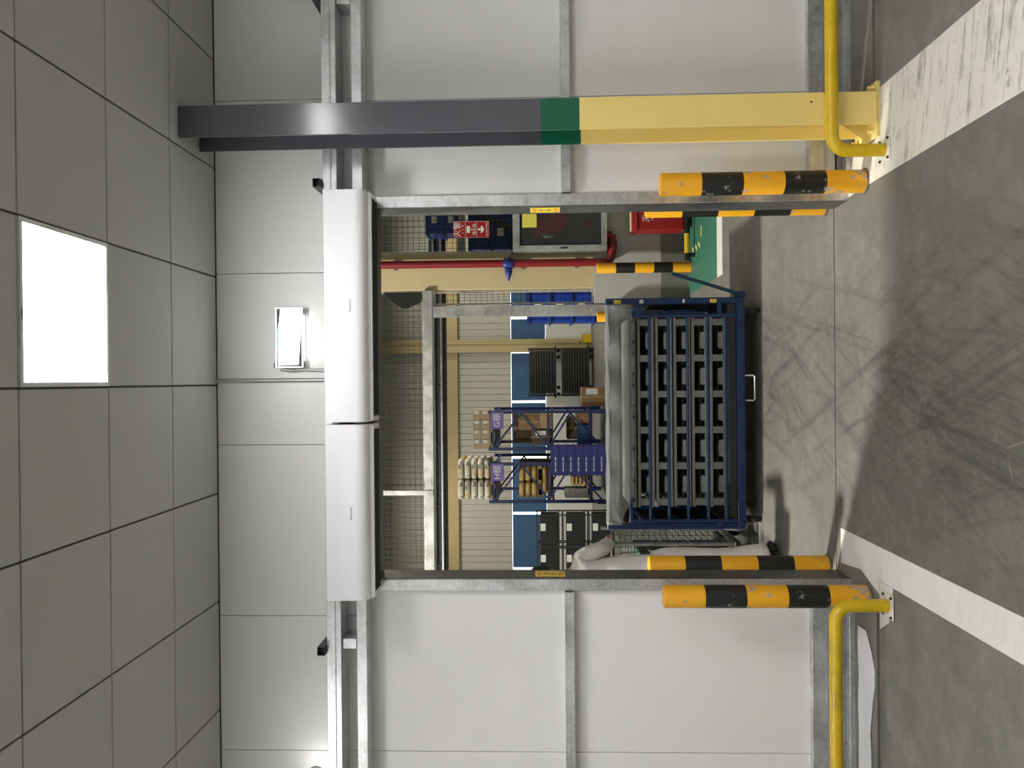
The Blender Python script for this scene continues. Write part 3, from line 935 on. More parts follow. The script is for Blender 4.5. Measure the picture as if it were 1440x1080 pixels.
nt_ = MB().box(1.69, 1.90, yf + 0.0095, yf + 0.0115, 1.70, 1.86).build('notice', 'note_yellow', hc)

# ------------------------------------------------------------------ red sign on the mesh
sg = thing('fire_sign', 'red fire hydrant sign with white arrow hung on the wire mesh', 'sign', (1.73, PY + 0.06, 2.245))
ys = PY + 0.068
MB().box(1.632, 1.825, ys, ys + 0.006, 2.243, 2.653).build('board', 'fire_red_bright', sg)
lines = MB()
for z in (2.515, 2.385):
    lines.box(1.638, 1.819, ys - 0.0012, ys - 0.0001, z - 0.0015, z + 0.0015)
for xa in (1.637, 1.818):
    lines.box(xa, xa + 0.002, ys - 0.0012, ys - 0.0001, 2.25, 2.645)
for za in (2.249, 2.643):
    lines.box(1.639, 1.818, ys - 0.0012, ys - 0.0001, za, za + 0.002)
lines.build('border', 'sign_white', sg)
text('火警', 0.088, 'sign_white', sg, (1.7285, ys - 0.0012, 2.605))
for q, dg_ in enumerate('119'):
    text(dg_, 0.04, 'sign_white', sg, (1.6885 + 0.04 * q, ys - 0.0012, 2.545), name='digit')
ic = MB()
ic.box(1.69, 1.768, ys - 0.0013, ys - 0.0001, 2.463, 2.502)
ic.prism([(1.7285, 2.452), (1.712, 2.44), (1.745, 2.44)], 'y', ys - 0.0013, ys - 0.0001)
ic.build('icon', 'sign_white', sg)
text('消火栓', 0.046, 'sign_white', sg, (1.7285, ys - 0.0012, 2.412))
ar = MB()
ar.prism([(1.718, 2.372), (1.739, 2.372), (1.739, 2.330), (1.766, 2.345), (1.766, 2.322), (1.7285, 2.298), (1.691, 2.322), (1.691, 2.345), (1.718, 2.330)], 'y', ys - 0.0013, ys - 0.0001)
ar.build('arrow', 'sign_white', sg)
text('消防设施 请勿遮挡', 0.02, 'sign_white', sg, (1.7285, ys - 0.0012, 2.27))

# ------------------------------------------------------------------ extinguisher box, low barrier
eb = thing('extinguisher_box', 'red fire extinguisher box with white lettering by the low wall', 'fire box', (1.87, 9.3, 0.1))
MB().box(1.625, 2.15, 9.20, 9.44, 0.10, 0.60).build('body', 'fire_red_bright', eb, 0.006)
MB().prism([(9.185, 0.602), (9.45, 0.602), (9.45, 0.655), (9.25, 0.655)], 'x', 1.612, 2.162).build('lid', 'fire_red', eb, 0.004)
MB().box(1.64, 2.14, 9.27, 9.43, 0.656, 0.664).build('lid_label', 'box_cream', eb)
for lx in (1.66, 2.08):
    for ly in (9.22, 9.38):
        MB().box(lx, lx + 0.04, ly, ly + 0.04, 0.003, 0.0995).build('foot', 'black_steel', eb)
text('灭火器箱', 0.088, 'sign_white', eb, (1.887, 9.199, 0.50))
text('MIE HUO QI XIANG', 0.035, 'sign_white', eb, (1.887, 9.199, 0.435))
text('火警119', 0.075, 'sign_white', eb, (1.887, 9.199, 0.28))
lb = thing('low_barrier', 'low black and yellow striped pipe barrier along the green walkway', 'barrier', (1.9, 9.08, 0))
MB().tube([(1.27, 9.08, 0.085), (3.6, 9.08, 0.085)], 0.03, 14).build('pipe', 'barrier_stripes', lb, 0, smooth=True)
for x in (1.33, 2.4, 3.5):
    MB().tube([(x, 9.08, 0.003), (x, 9.08, 0.057)], 0.022, 10).build('leg', 'black_steel', lb)

# ------------------------------------------------------------------ blue cart
ct = thing('transport_cart', 'large blue steel cart with barred gate loaded with grey pallets', 'cart', (-0.26, 6.85, 0))
XL, XR, YF, YB = -1.14, 0.615, 6.40, 7.30
base = MB()
base.box(XL, XR, YF, YF + 0.05, 0.12, 0.18).box(XL, XR, YB - 0.05, YB, 0.12, 0.18)
base.box(XL, XL + 0.05, YF + 0.05, YB - 0.05, 0.12, 0.18).box(XR - 0.05, XR, YF + 0.05, YB - 0.05, 0.12, 0.18)
base.build('base_frame', 'cart_blue', ct, 0.004)
MB().box(XL + 0.01, XR - 0.01, YF + 0.02, YB - 0.02, 0.181, 0.235).build('deck', 'dark_steel', ct, 0.003)
for x in (XL, XR - 0.045):
    for y in (YF, YB - 0.045):
        MB().box(x, x + 0.045, y, y + 0.045, 0.18, 1.165 if y == YF else 1.06).build('corner_post', 'cart_blue', ct, 0.004)
for x in (XL, XR - 0.045):
    e = MB()
    for z in (0.30, 0.58, 0.86, 1.02):
        e.box(x + 0.008, x + 0.036, YF + 0.045, YB - 0.045, z, z + 0.03)
    e.build('end_rail', 'cart_blue', ct, 0.003)
    w = MB()
    s_ = 0.032
    k = 0
    yy = YF + 0.05
    # expanded mesh infill: crossing diagonals
    zA, zB = 0.24, 1.03
    span = (YB - 0.05) - (YF + 0.05)
    off = -(zB - zA)
    while off < span:
        for sg_ in (1, -1):
            pts = []
            for t_ in (0, 1):
                zz = zA + (zB - zA) * t_
                yv = yy + off + (zB - zA) * (t_ if sg_ > 0 else 1 - t_)
                pts.append((yv, zz))
            # clip to the panel
            (ya, za), (yb_, zb_) = pts
            lo, hi = yy, yy + span
            def clip(ya, za, yb_, zb_):
                d = yb_ - ya
                t0, t1 = 0.0, 1.0
                ts = sorted([(lo - ya) / d, (hi - ya) / d])
                t0 = max(t0, ts[0]); t1 = min(t1, ts[1])
                if t1 - t0 < 0.02: return None
                return (ya + d * t0, za + (zb_ - za) * t0, ya + d * t1, za + (zb_ - za) * t1)
            c_ = clip(ya, za, yb_, zb_)
            if c_:
                xm = x + (0.018 if sg_ > 0 else 0.022)
                w.bar((xm, c_[0], c_[1]), (xm, c_[2], c_[3]), 0.0055)
        off += s_
    w.build('end_mesh', 'wire_dark', ct, kind='stuff')
MB().box(XL + 0.045, XR - 0.045, YB - 0.04, YB - 0.01, 1.02, 1.055).build('top_rail', 'cart_blue', ct, 0.003)
MB().box(XL + 0.045, XR - 0.045, YF + 0.012, YF + 0.036, 1.125, 1.155).build('top_rail', 'cart_blue', ct, 0.003)
bk = MB()
for k in range(7):
    x = XL + 0.15 + k * 0.24
    bk.box(x, x + 0.02, YB - 0.035, YB - 0.015, 0.236, 1.019)
bk.build('back_bars', 'cart_blue', ct)
MB().box(XL + 0.046, XR - 0.046, YB - 0.012, YB - 0.008, 0.24, 1.0).build('back_sheet', 'dark_steel', ct)
# front gate
gt = MB()
gt.box(-1.085, -1.06, YF - 0.030, YF - 0.005, 0.19, 1.0).box(0.465, 0.49, YF - 0.030, YF - 0.005, 0.19, 1.0)
gt.box(-1.06, 0.465, YF - 0.030, YF - 0.005, 0.975, 1.0)
gate = gt.build('gate', 'cart_blue', ct, 0.003)
for z in (0.84, 0.70, 0.556, 0.406, 0.273):
    MB().tube([(-1.0605, YF - 0.018, z), (0.4655, YF - 0.018, z)], 0.0125, 10).build('gate_bar', 'cart_blue', gate, 0, smooth=True)
for zc in (0.3, 0.9):
    MB().box(0.49, 0.57, YF - 0.026, YF - 0.010, zc, zc + 0.03).build('hinge', 'cart_blue', ct)
    MB().box(-1.10, -1.086, YF - 0.026, YF - 0.001, zc, zc + 0.03).build('latch', 'cart_blue', ct)
MB().bar((-1.06, YF + 0.008, 0.19), (-0.98, YF + 0.008, 0.26), 0.012).build('brace', 'dark_steel', ct)
# foot loop
MB().tube([(0.022, YF + 0.02, 0.119), (0.022, YF - 0.02, 0.065), (0.012, YF - 0.025, 0.055), (-0.157, YF - 0.025, 0.055), (-0.167, YF - 0.02, 0.065), (-0.167, YF + 0.02, 0.119)], 0.006, 8).build('foot_loop', 'galvanised', ct, 0, smooth=True)
for x in (XL + 0.07, XR - 0.10):
    for y in (YF + 0.045, YB - 0.075):
        cs = MB().box(x - 0.03, x + 0.03, y - 0.035, y + 0.035, 0.106, 0.1195)
        cs.box(x - 0.024, x - 0.019, y - 0.022, y + 0.022, 0.045, 0.106).box(x + 0.019, x + 0.024, y - 0.022, y + 0.022, 0.045, 0.106)
        cs = cs.build('caster', 'dark_steel', ct, 0.001)
        MB().lathe([(0.044, -0.016), (0.049, -0.010), (0.049, 0.010), (0.044, 0.016)], (x, y, 0.0495), 18, 'x').build('wheel', 'rubber', cs, 0, smooth=True)
MB().tube([(0.632, YF + 0.03, 0.16), (0.66, YF + 0.01, 0.22), (0.80, YF + 0.0, 0.665)], 0.014, 8).build('tow_bar', 'tow_bar_teal', ct, 0, smooth=True)
MB().box(0.616, 0.66, YF + 0.01, YF + 0.06, 0.11, 0.19).build('tow_bracket', 'cart_blue', ct, 0.003)
for (za, zb, mt) in ((1.05, 1.105, 'warning_yellow'), (0.33, 0.38, 'warning_yellow'), (0.88, 0.91, 'sign_white'), (0.57, 0.585, 'sign_white')):
    MB().box(XR - 0.04, XR - 0.012, YF - 0.002, YF - 0.0003, za, zb).build('tape', mt, ct)

# grey plastic pallets stacked in the cart
PW, PD, PH = 1.46, 0.66, 0.1385
pal0 = None
def pallet_proto(loc, label):
    x0, y0, z0 = loc
    t = thing('plastic_pallet', label, 'pallet', (x0 + PW / 2, y0 + PD / 2, z0))
    tp = MB()
    tp.box(x0, x0 + PW, y0, y0 + 0.03, z0 + 0.108, z0 + 0.128)
    for k in range(9):
        ya = y0 + 0.04 + k * 0.07
        tp.box(x0, x0 + PW, ya, ya + 0.05, z0 + 0.110, z0 + 0.126)
    tp.box(x0, x0 + 0.03, y0 + 0.03, y0 + PD, z0 + 0.108, z0 + 0.1095).box(x0 + PW - 0.03, x0 + PW, y0 + 0.03, y0 + PD, z0 + 0.108, z0 + 0.1095)
    tp.build('top_deck', 'pallet_grey', t, 0.002)
    bt = MB().box(x0, x0 + PW, y0, y0 + 0.035, z0, z0 + 0.026).box(x0, x0 + PW, y0 + PD - 0.06, y0 + PD, z0, z0 + 0.026).box(x0, x0 + PW, y0 + 0.28, y0 + 0.36, z0, z0 + 0.026)
    bt.build('runner', 'pallet_grey', t, 0.003)
    blk = MB().box(0, 0.052, 0, 0.07, 0, 0.0815).mesh('block', bevel=0.003)
    blk.materials.append(M['pallet_grey'])
    ton = MB().prism([(0, 0), (0.13, 0), (0.13, 0.026), (0.118, 0.036), (0.012, 0.036), (0, 0.026)], 'y', 0, 0.03).mesh('tongue', bevel=0.002)
    ton.materials.append(M['pallet_grey'])
    for k in range(6):
        xx = x0 + 0.012 + k * (PW - 0.076) / 5
        place(blk, 'block', 'pallet_grey', t, (xx, y0 + 0.002, z0 + 0.0263))
        place(blk, 'block', 'pallet_grey', t, (xx, y0 + PD - 0.072, z0 + 0.0263))
        if k < 5:
            place(ton, 'tongue', 'pallet_grey', t, (xx + 0.052 + 0.045, y0 + 0.004, z0 + 0.0263))
    MB().box(x0 + 0.06, x0 + PW - 0.06, y0 + 0.36, y0 + 0.38, z0 + 0.027, z0 + 0.107).build('centre_rib', 'dark_steel', t)
    return t
ord_ = ['bottom', 'second from bottom', 'middle', 'second from top', 'top']
z = 0.2365
pal0 = pallet_proto((-0.985, 6.50, z), 'grey plastic pallet, bottom of the stack in the blue cart')
for k in range(1, 5):
    dup(pal0, (-0.985 + PW / 2, 6.50 + PD / 2, z + k * PH), None, 'grey plastic pallet, %s of the stack in the blue cart' % ord_[k])
# upper tray of the load (deck with little feet)
tr = thing('plastic_tray', 'grey plastic tray with small feet under the film in the blue cart', 'tray', (-0.25, 6.83, z + 5 * PH))
zt = z + 5 * PH
MB().box(-0.99, 0.475, 6.50, 7.16, zt + 0.001, zt + 0.05).build('deck', 'pallet_grey', tr, 0.004)
clipm = MB().lathe([(0.012, 0.0), (0.012, 0.012)], n=10, axis='y').mesh('clip'); clipm.materials.append(M['dark_steel'])
for k in range(12):
    place(clipm, 'clip', 'dark_steel', tr, (-0.93 + k * 0.122 + (0.03 if k % 2 else 0), 6.4875, zt + 0.026))

# clear film bunched over the front top rail and load
def film_sheet():
    nx, prof = 60, [(6.93, 1.02), (6.75, 1.10), (6.58, 1.16), (6.46, 1.168), (6.405, 1.172), (6.372, 1.150), (6.362, 1.10), (6.360, 1.05), (6.364, 1.0), (6.368, 0.965)]
    vs = []; fs = []
    rnd = random.Random(3)
    xa, xb = -1.10, 0.565
    for i in range(nx + 1):
        u = i / nx
        x = xa + (xb - xa) * u
        drop = 1.0
        if u < 0.16: drop = 0.55 + 0.45 * u / 0.16
        for j, (y, z_) in enumerate(prof):
            zz = 1.172 - (1.172 - z_) * (drop if j > 4 else 1)
            if u < 0.16 and j > 4: zz = zz
            rip = 0.006 * math.sin(9 * u * PI + j * 1.1) + 0.004 * math.sin(31 * u + j * 0.6) + rnd.uniform(-0.002, 0.002)
            vs.append((x, y + (rip if j > 4 else rip * 0.5) - (0.004 if j > 4 else 0), zz + (0.008 * math.sin(13 * u * PI) if j == len(prof) - 1 else rip * 0.4)))
    m = len(prof)
    for i in range(nx):
        for j in range(m - 1):
            a = i * m + j
            fs.append((a, a + 1, a + m + 1, a + m))
    return MB().add(vs, fs)
fo = film_sheet().build('stretch_film', 'stretch_film', None, 0, smooth=True, org=(-0.26, 6.6, 0.96))
sm_ = fo.modifiers.new('thickness', 'SOLIDIFY'); sm_.thickness = 0.0015
tag(fo, 'crumpled clear plastic film draped over the top of the blue cart', 'plastic film')

# ------------------------------------------------------------------ dark roll cage pushed by the person
rc_ = thing('roll_cage', 'dark green mesh roll cage pushed by the person in white', 'roll cage', (-1.72, 6.9, 0))
gx0, gx1, gy0, gy1 = -2.15, -1.255, 6.50, 7.25
b_ = MB()
b_.box(gx0, gx1, gy0, gy0 + 0.04, 0.14, 0.18).box(gx0, gx1, gy1 - 0.04, gy1, 0.14, 0.18).box(gx0, gx0 + 0.04, gy0 + 0.04, gy1 - 0.04, 0.14, 0.18).box(gx1 - 0.04, gx1, gy0 + 0.04, gy1 - 0.04, 0.14, 0.18)
b_.build('base_frame', 'black_steel', rc_, 0.003)
MB().box(gx0 + 0.045, gx1 - 0.045, gy0 + 0.045, gy1 - 0.045, 0.181, 0.20).build('deck', 'dark_steel', rc_)
for x in (gx0 + 0.02, gx1 - 0.02):
    for y in (gy0 + 0.02, gy1 - 0.02):
        MB().tube([(x, y, 0.18), (x, y, 1.16)], 0.016, 10).build('post', 'galvanised_dull' if x > -1.5 else 'black_steel', rc_, 0, smooth=True)
MB().tube([(gx0 + 0.036, gy0 + 0.02, 1.12), (gx1 - 0.036, gy0 + 0.02, 1.12)], 0.014, 10).build('push_handle', 'black_steel', rc_, 0, smooth=True)
for (xa, ya, xb, yb_) in ((gx0 + 0.03, gy0 + 0.02, gx1 - 0.03, gy0 + 0.02), (gx1 - 0.02, gy0 + 0.03, gx1 - 0.02, gy1 - 0.03), (gx0 + 0.02, gy0 + 0.03, gx0 + 0.02, gy1 - 0.03), (gx0 + 0.03, gy1 - 0.02, gx1 - 0.03, gy1 - 0.02)):
    w = MB()
    L = math.hypot(xb - xa, yb_ - ya)
    k = int(L / 0.05)
    for q in range(k + 1):
        t_ = q / k
        x, y = xa + (xb - xa) * t_, ya + (yb_ - ya) * t_
        w.bar((x, y, 0.2), (x, y, 1.05), 0.005)
    for q in range(18):
        zz = 0.2 + q * 0.05
        w.bar((xa, ya, zz), (xb, yb_, zz), 0.005)
    w.build('mesh_side', 'cage_green', rc_, kind='stuff')
for k in range(3):
    MB().box(gx0 + 0.10, gx1 - 0.10, gy0 + 0.12, gy1 - 0.12, 0.201 + k * 0.24, 0.43 + k * 0.24).build('carton', ['cage_green', 'black_steel', 'cage_green'][k], rc_, 0.008)
for x in (gx0 + 0.06, gx1 - 0.06):
    for y in (gy0 + 0.06, gy1 - 0.06):
        cs = MB().box(x - 0.03, x + 0.03, y - 0.03, y + 0.03, 0.125, 0.1395).box(x - 0.026, x - 0.02, y - 0.02, y + 0.02, 0.05, 0.125).box(x + 0.02, x + 0.026, y - 0.02, y + 0.02, 0.05, 0.125).build('caster', 'steel_grey', rc_)
        MB().lathe([(0.050, -0.014), (0.055, -0.009), (0.055, 0.009), (0.050, 0.014)], (x, y, 0.0555), 18, 'x').build('wheel', 'rubber', cs, 0, smooth=True)

# ------------------------------------------------------------------ person in white work clothes
def skin_mesh(name, verts, edges, radii, root=0, levels=2, smooth=1.0):
    me = bpy.data.meshes.new(name + '_tmp')
    me.from_pydata(verts, edges, [])
    o = bpy.data.objects.new(name + '_tmp', me)
    COL.objects.link(o)
    sk = o.modifiers.new('skin', 'SKIN')
    sk.use_smooth_shade = True
    sk.branch_smoothing = smooth
    for i, r in enumerate(radii):
        v = me.skin_vertices[0].data[i]
        v.radius = r if isinstance(r, tuple) else (r, r)
        v.use_root = (i == root)
    sb = o.modifiers.new('sub', 'SUBSURF'); sb.levels = levels; sb.render_levels = levels
    dg = bpy.context.evaluated_depsgraph_get()
    out = bpy.data.meshes.new_from_object(o.evaluated_get(dg))
    bpy.data.objects.remove(o); bpy.data.meshes.remove(me)
    for p in out.polygons: p.use_smooth = True
    out.materials.clear()
    return out

PX, PYY = -1.405, 5.92
pe = thing('person', 'person in white work clothes with black shoes, pushing the dark roll cage', 'person', (PX, PYY, 0))
class Sk:
    def __init__(s): s.v = []; s.e = []; s.r = []
    def pt(s, p, r, par=None):
        s.v.append((p[0], p[1], p[2])); s.r.append(r)
        if par is not None: s.e.append((par, len(s.v) - 1))
        return len(s.v) - 1
def arm(s, sh, elbow, wrist, par, k=1.0, hand=True, rad=(0.055, 0.047, 0.042, 0.036, 0.027)):
    a = s.pt(sh, rad[0] * k, par)
    m = [(sh[i] + elbow[i]) / 2 for i in range(3)]
    b = s.pt(m, rad[1] * k, a)
    c = s.pt(elbow, rad[2] * k, b)
    m = [(elbow[i] + wrist[i]) / 2 for i in range(3)]
    d = s.pt(m, rad[3] * k, c)
    return s.pt(wrist, rad[4] * k, d)
# skeleton (world coordinates), facing +Y, leaning a little towards the cage
hipc = (PX, PYY, 0.93)
bs = Sk()
pel = bs.pt((PX, PYY, 0.93), (0.145, 0.10))
wst = bs.pt((PX, PYY + 0.02, 1.08), (0.13, 0.095), pel)
chs = bs.pt((PX, PYY + 0.05, 1.27), (0.15, 0.105), wst)
upb = bs.pt((PX + 0.01, PYY + 0.07, 1.42), (0.125, 0.085), chs)
nck = bs.pt((PX + 0.005, PYY + 0.085, 1.50), 0.052, upb)
nk2 = bs.pt((PX - 0.005, PYY + 0.10, 1.555), 0.050, nck)
hd1 = bs.pt((PX - 0.012, PYY + 0.115, 1.60), (0.062, 0.075), nk2)
hd2 = bs.pt((PX - 0.015, PYY + 0.12, 1.66), (0.076, 0.092), hd1)
hd3 = bs.pt((PX - 0.015, PYY + 0.118, 1.71), (0.072, 0.086), hd2)
hd4 = bs.pt((PX - 0.015, PYY + 0.115, 1.745), (0.045, 0.055), hd3)
RA = [(PX + 0.135, PYY + 0.07, 1.405), (PX + 0.195, PYY + 0.07, 1.245), (PX + 0.185, PYY + 0.36, 1.165)]
LA = [(PX - 0.175, PYY + 0.07, 1.42), (PX - 0.26, PYY + 0.12, 1.21), (PX - 0.20, PYY + 0.36, 1.17)]
hands = []
for A, sd in ((RA, 1), (LA, -1)):
    w = arm(bs, A[0], A[1], A[2], upb)
    wx, wy, wz = A[2]
    palm = bs.pt((wx - 0.005 * sd, wy + 0.055, wz + 0.01), (0.032, 0.020), w)
    palm2 = bs.pt((wx - 0.008 * sd, wy + 0.095, wz + 0.012), (0.036, 0.017), palm)
    for q, (dx, ln) in enumerate(((-0.030, 0.9), (-0.010, 1.0), (0.011, 0.95), (0.031, 0.78))):
        f0 = bs.pt((wx - 0.008 * sd + dx, wy + 0.115, wz + 0.012), 0.0095, palm2)
        f1 = bs.pt((wx - 0.008 * sd + dx * 1.05, wy + 0.115 + 0.035 * ln, wz + 0.002), 0.009, f0)
        f2 = bs.pt((wx - 0.008 * sd + dx * 1.05, wy + 0.120 + 0.045 * ln, wz - 0.026 * ln), 0.0085, f1)
        f3 = bs.pt((wx - 0.008 * sd + dx * 1.02, wy + 0.112 + 0.030 * ln, wz - 0.046 * ln), 0.0075, f2)
    th0 = bs.pt((wx - 0.035 * sd, wy + 0.06, wz - 0.004), 0.011, palm)
    th1 = bs.pt((wx - 0.047 * sd, wy + 0.09, wz - 0.018), 0.0105, th0)
    th2 = bs.pt((wx - 0.040 * sd, wy + 0.115, wz - 0.032), 0.009, th1)
legs = {}
for sd, K in ((1, [(PX + 0.095, PYY, 0.86), (PX + 0.125, PYY + 0.02, 0.49), (PX + 0.165, PYY - 0.02, 0.10)]), (-1, [(PX - 0.095, PYY, 0.86), (PX - 0.12, PYY + 0.10, 0.49), (PX - 0.13, PYY + 0.22, 0.10)])):
    a = bs.pt(K[0], 0.095, pel)
    m = tuple((K[0][i] + K[1][i]) / 2 for i in range(3))
    b = bs.pt(m, 0.078, a)
    c = bs.pt(K[1], 0.058, b)
    m = tuple(K[1][i] * 0.6 + K[2][i] * 0.4 for i in range(3))
    d = bs.pt(m, 0.055, c)
    e = bs.pt(K[2], 0.038, d)
    f = bs.pt((K[2][0], K[2][1] + 0.10, 0.05), (0.038, 0.028), e)
    legs[sd] = K
def add_part(me, name, mat, parent):
    me.materials.append(M[mat])
    for v in me.vertices:
        v.co.x -= PX; v.co.y -= PYY
    o = bpy.data.objects.new(name, me)
    COL.objects.link(o); o.parent = parent
    return o
add_part(skin_mesh('body', bs.v, bs.e, bs.r), 'body', 'skin', pe)
# jacket
js = Sk()
j0 = js.pt((PX, PYY, 0.72), (0.205, 0.14))
j1 = js.pt((PX, PYY + 0.005, 0.95), (0.186, 0.13), j0)
j2 = js.pt((PX, PYY + 0.025, 1.10), (0.184, 0.125), j1)
j3 = js.pt((PX, PYY + 0.05, 1.28), (0.178, 0.13), j2)
j4 = js.pt((PX + 0.01, PYY + 0.07, 1.42), (0.15, 0.105), j3)
j5 = js.pt((PX + 0.003, PYY + 0.083, 1.49), (0.072, 0.068), j4)
for A in (RA, LA):
    arm(js, A[0], A[1], A[2], j4, 1.0, False, (0.080, 0.068, 0.062, 0.056, 0.052))
add_part(skin_mesh('jacket', js.v, js.e, js.r), 'jacket', 'sleeve_cloth', pe)
ts = Sk()
t0 = ts.pt((PX, PYY, 0.93), (0.160, 0.12))
for sd in (1, -1):
    K = legs[sd]
    a = ts.pt((K[0][0] + 0.022 * sd, K[0][1], K[0][2] - 0.06), 0.124, t0)
    m = tuple((K[0][i] + K[1][i]) / 2 for i in range(3))
    b = ts.pt((m[0] + 0.012 * sd, m[1], m[2]), 0.116, a)
    c = ts.pt(K[1], 0.094, b)
    m = tuple(K[1][i] * 0.55 + K[2][i] * 0.45 for i in range(3))
    d = ts.pt(m, 0.086, c)
    e = ts.pt((K[2][0], K[2][1], 0.15), 0.098, d)
    f = ts.pt((K[2][0], K[2][1] + 0.01, 0.075), 0.090, e)
add_part(skin_mesh('trousers', ts.v, ts.e, ts.r), 'trousers', 'sleeve_cloth', pe)
for sd in (1, -1):
    K = legs[sd]
    ss = Sk()
    x, y = K[2][0], K[2][1]
    a = ss.pt((x, y - 0.05, 0.042), (0.045, 0.040))
    b = ss.pt((x, y + 0.05, 0.046), (0.047, 0.044), a)
    c = ss.pt((x + 0.03, y + 0.13, 0.037), (0.052, 0.036), b)
    d = ss.pt((x + 0.05, y + 0.19, 0.030), (0.042, 0.028), c)
    e = ss.pt((x, y - 0.01, 0.09), 0.045, a)
    add_part(skin_mesh('shoe', ss.v, ss.e, ss.r), 'shoe', 'shoe_black', pe)
hs = Sk()
h0 = hs.pt((PX - 0.013, PYY + 0.085, 1.585), (0.098, 0.080))
h1 = hs.pt((PX - 0.015, PYY + 0.090, 1.67), (0.100, 0.088), h0)
h2 = hs.pt((PX - 0.015, PYY + 0.100, 1.72), (0.096, 0.096), h1)
h3 = hs.pt((PX - 0.015, PYY + 0.105, 1.76), (0.055, 0.065), h2)
add_part(skin_mesh('hair', hs.v, hs.e, hs.r), 'hair', 'hair', pe)
for dx in (-0.03, 0.03):
    m = MB().lathe([(0.002, -0.010), (0.009, -0.006), (0.011, 0.0), (0.009, 0.006), (0.002, 0.010)], (PX - 0.015 + dx, PYY + 0.198, 1.672), 10).build('eye', 'eye_white', pe, 0, smooth=True)
MB().tube([(PX - 0.015, PYY + 0.20, 1.675), (PX - 0.015, PYY + 0.224, 1.640), (PX - 0.015, PYY + 0.205, 1.630)], [0.006, 0.013, 0.009], 8).build('nose', 'skin', pe, 0, smooth=True)
MB().box(PX - 0.037, PX + 0.007, PYY + 0.192, PYY + 0.202, 1.604, 1.612).build('mouth', 'fire_red', pe, 0.003)
for sd in (-1, 1):
    MB().lathe([(0.010, -0.008), (0.026, -0.004), (0.026, 0.004), (0.010, 0.008)], (PX - 0.015 + 0.070 * sd, PYY + 0.13, 1.655), 12, 'x').build('ear', 'skin', pe, 0, smooth=True)

# ------------------------------------------------------------------ hall beyond: shell
FY = 28.5
fwall = struct(MB().box(-12, 9, FY + 0.25, FY + 0.45, 0, 8.9).build('wall_far', 'hall_wall'))
MB().box(-12, 9, FY, FY + 0.25, 0, 1.54).build('lower_wall', 'far_white', fwall)
# cladding above the windows: upright ribs
cl = MB()
x = -11.9
while x < 8.9:
    cl.box(x, min(x + 0.205, 8.99), FY, FY + 0.03, 2.72, 4.52)
    x += 0.22
cl.build('cladding', 'siding', fwall, kind='stuff')
cl = MB()
x = -11.9
while x < 8.9:
    cl.box(x, min(x + 0.205, 8.99), FY, FY + 0.03, 4.92, 8.9)
    x += 0.22
cl.build('upper_cladding', 'hall_wall', fwall, kind='stuff')
MB().box(-12, 9, FY + 0.031, FY + 0.249, 2.72, 8.9).build('cladding_backing', 'hall_wall', fwall)
MB().box(-12, 9, FY - 0.12, FY - 0.001, 4.52, 4.92).build('eaves_beam', 'tan_steel', fwall, 0.01)
# windows behind blue blinds
win = struct(MB().box(-12, 9, FY + 0.15, FY + 0.16, 1.54, 2.72).build('window_1', 'daylight'))
gaps = [3.3, 2.123, 0.964, -0.727, -2.62, -4.523, -6.411, -8.3]
gaps = [9.0] + gaps + [-12.0]
for a, b_ in zip(gaps, gaps[1:]):
    MB().box(b_ + 0.04, a - 0.04, FY + 0.03, FY + 0.05, 1.545, 2.708).build('blind', 'blind_blue', win, 0.004)
for a in gaps[1:-1]:
    MB().box(a - 0.06, a - 0.05, FY + 0.121, FY + 0.14, 1.541, 2.719).build('mullion', 'far_white', win)
fc = struct(MB().box(0.95, 1.385, FY - 0.35, FY - 0.13, 0, 8.9).build('wall_far_column', 'tan_steel'))
MB().box(1.22, 1.29, FY - 0.42, FY - 0.351, 0.4, 8.9).build('downpipe', 'tan_steel', fc, 0.01)
pg = thing('post_guard', 'small yellow guard at the foot of the tan column far away', 'post guard', (1.37, FY - 0.5, 0))
MB().box(1.22, 1.52, FY - 0.60, FY - 0.44, 0.001, 0.32).build('guard_plate', 'guard_yellow', pg, 0.02)
MB().box(1.20, 1.54, FY - 0.61, FY - 0.43, 0.3205, 0.335).build('cap', 'guard_yellow', pg)
struct(MB().box(-12.2, -12, 4.8, FY, 0, 8.9).build('wall_hall_left', 'hall_wall'))
struct(MB().box(9, 9.2, 4.8, FY, 0, 8.9).build('wall_hall_right', 'hall_wall'))
struct(MB().box(-12.2, 9.2, 4.62, FY + 0.45, 8.9, 9.1).build('ceiling_hall', 'hall_ceiling'))

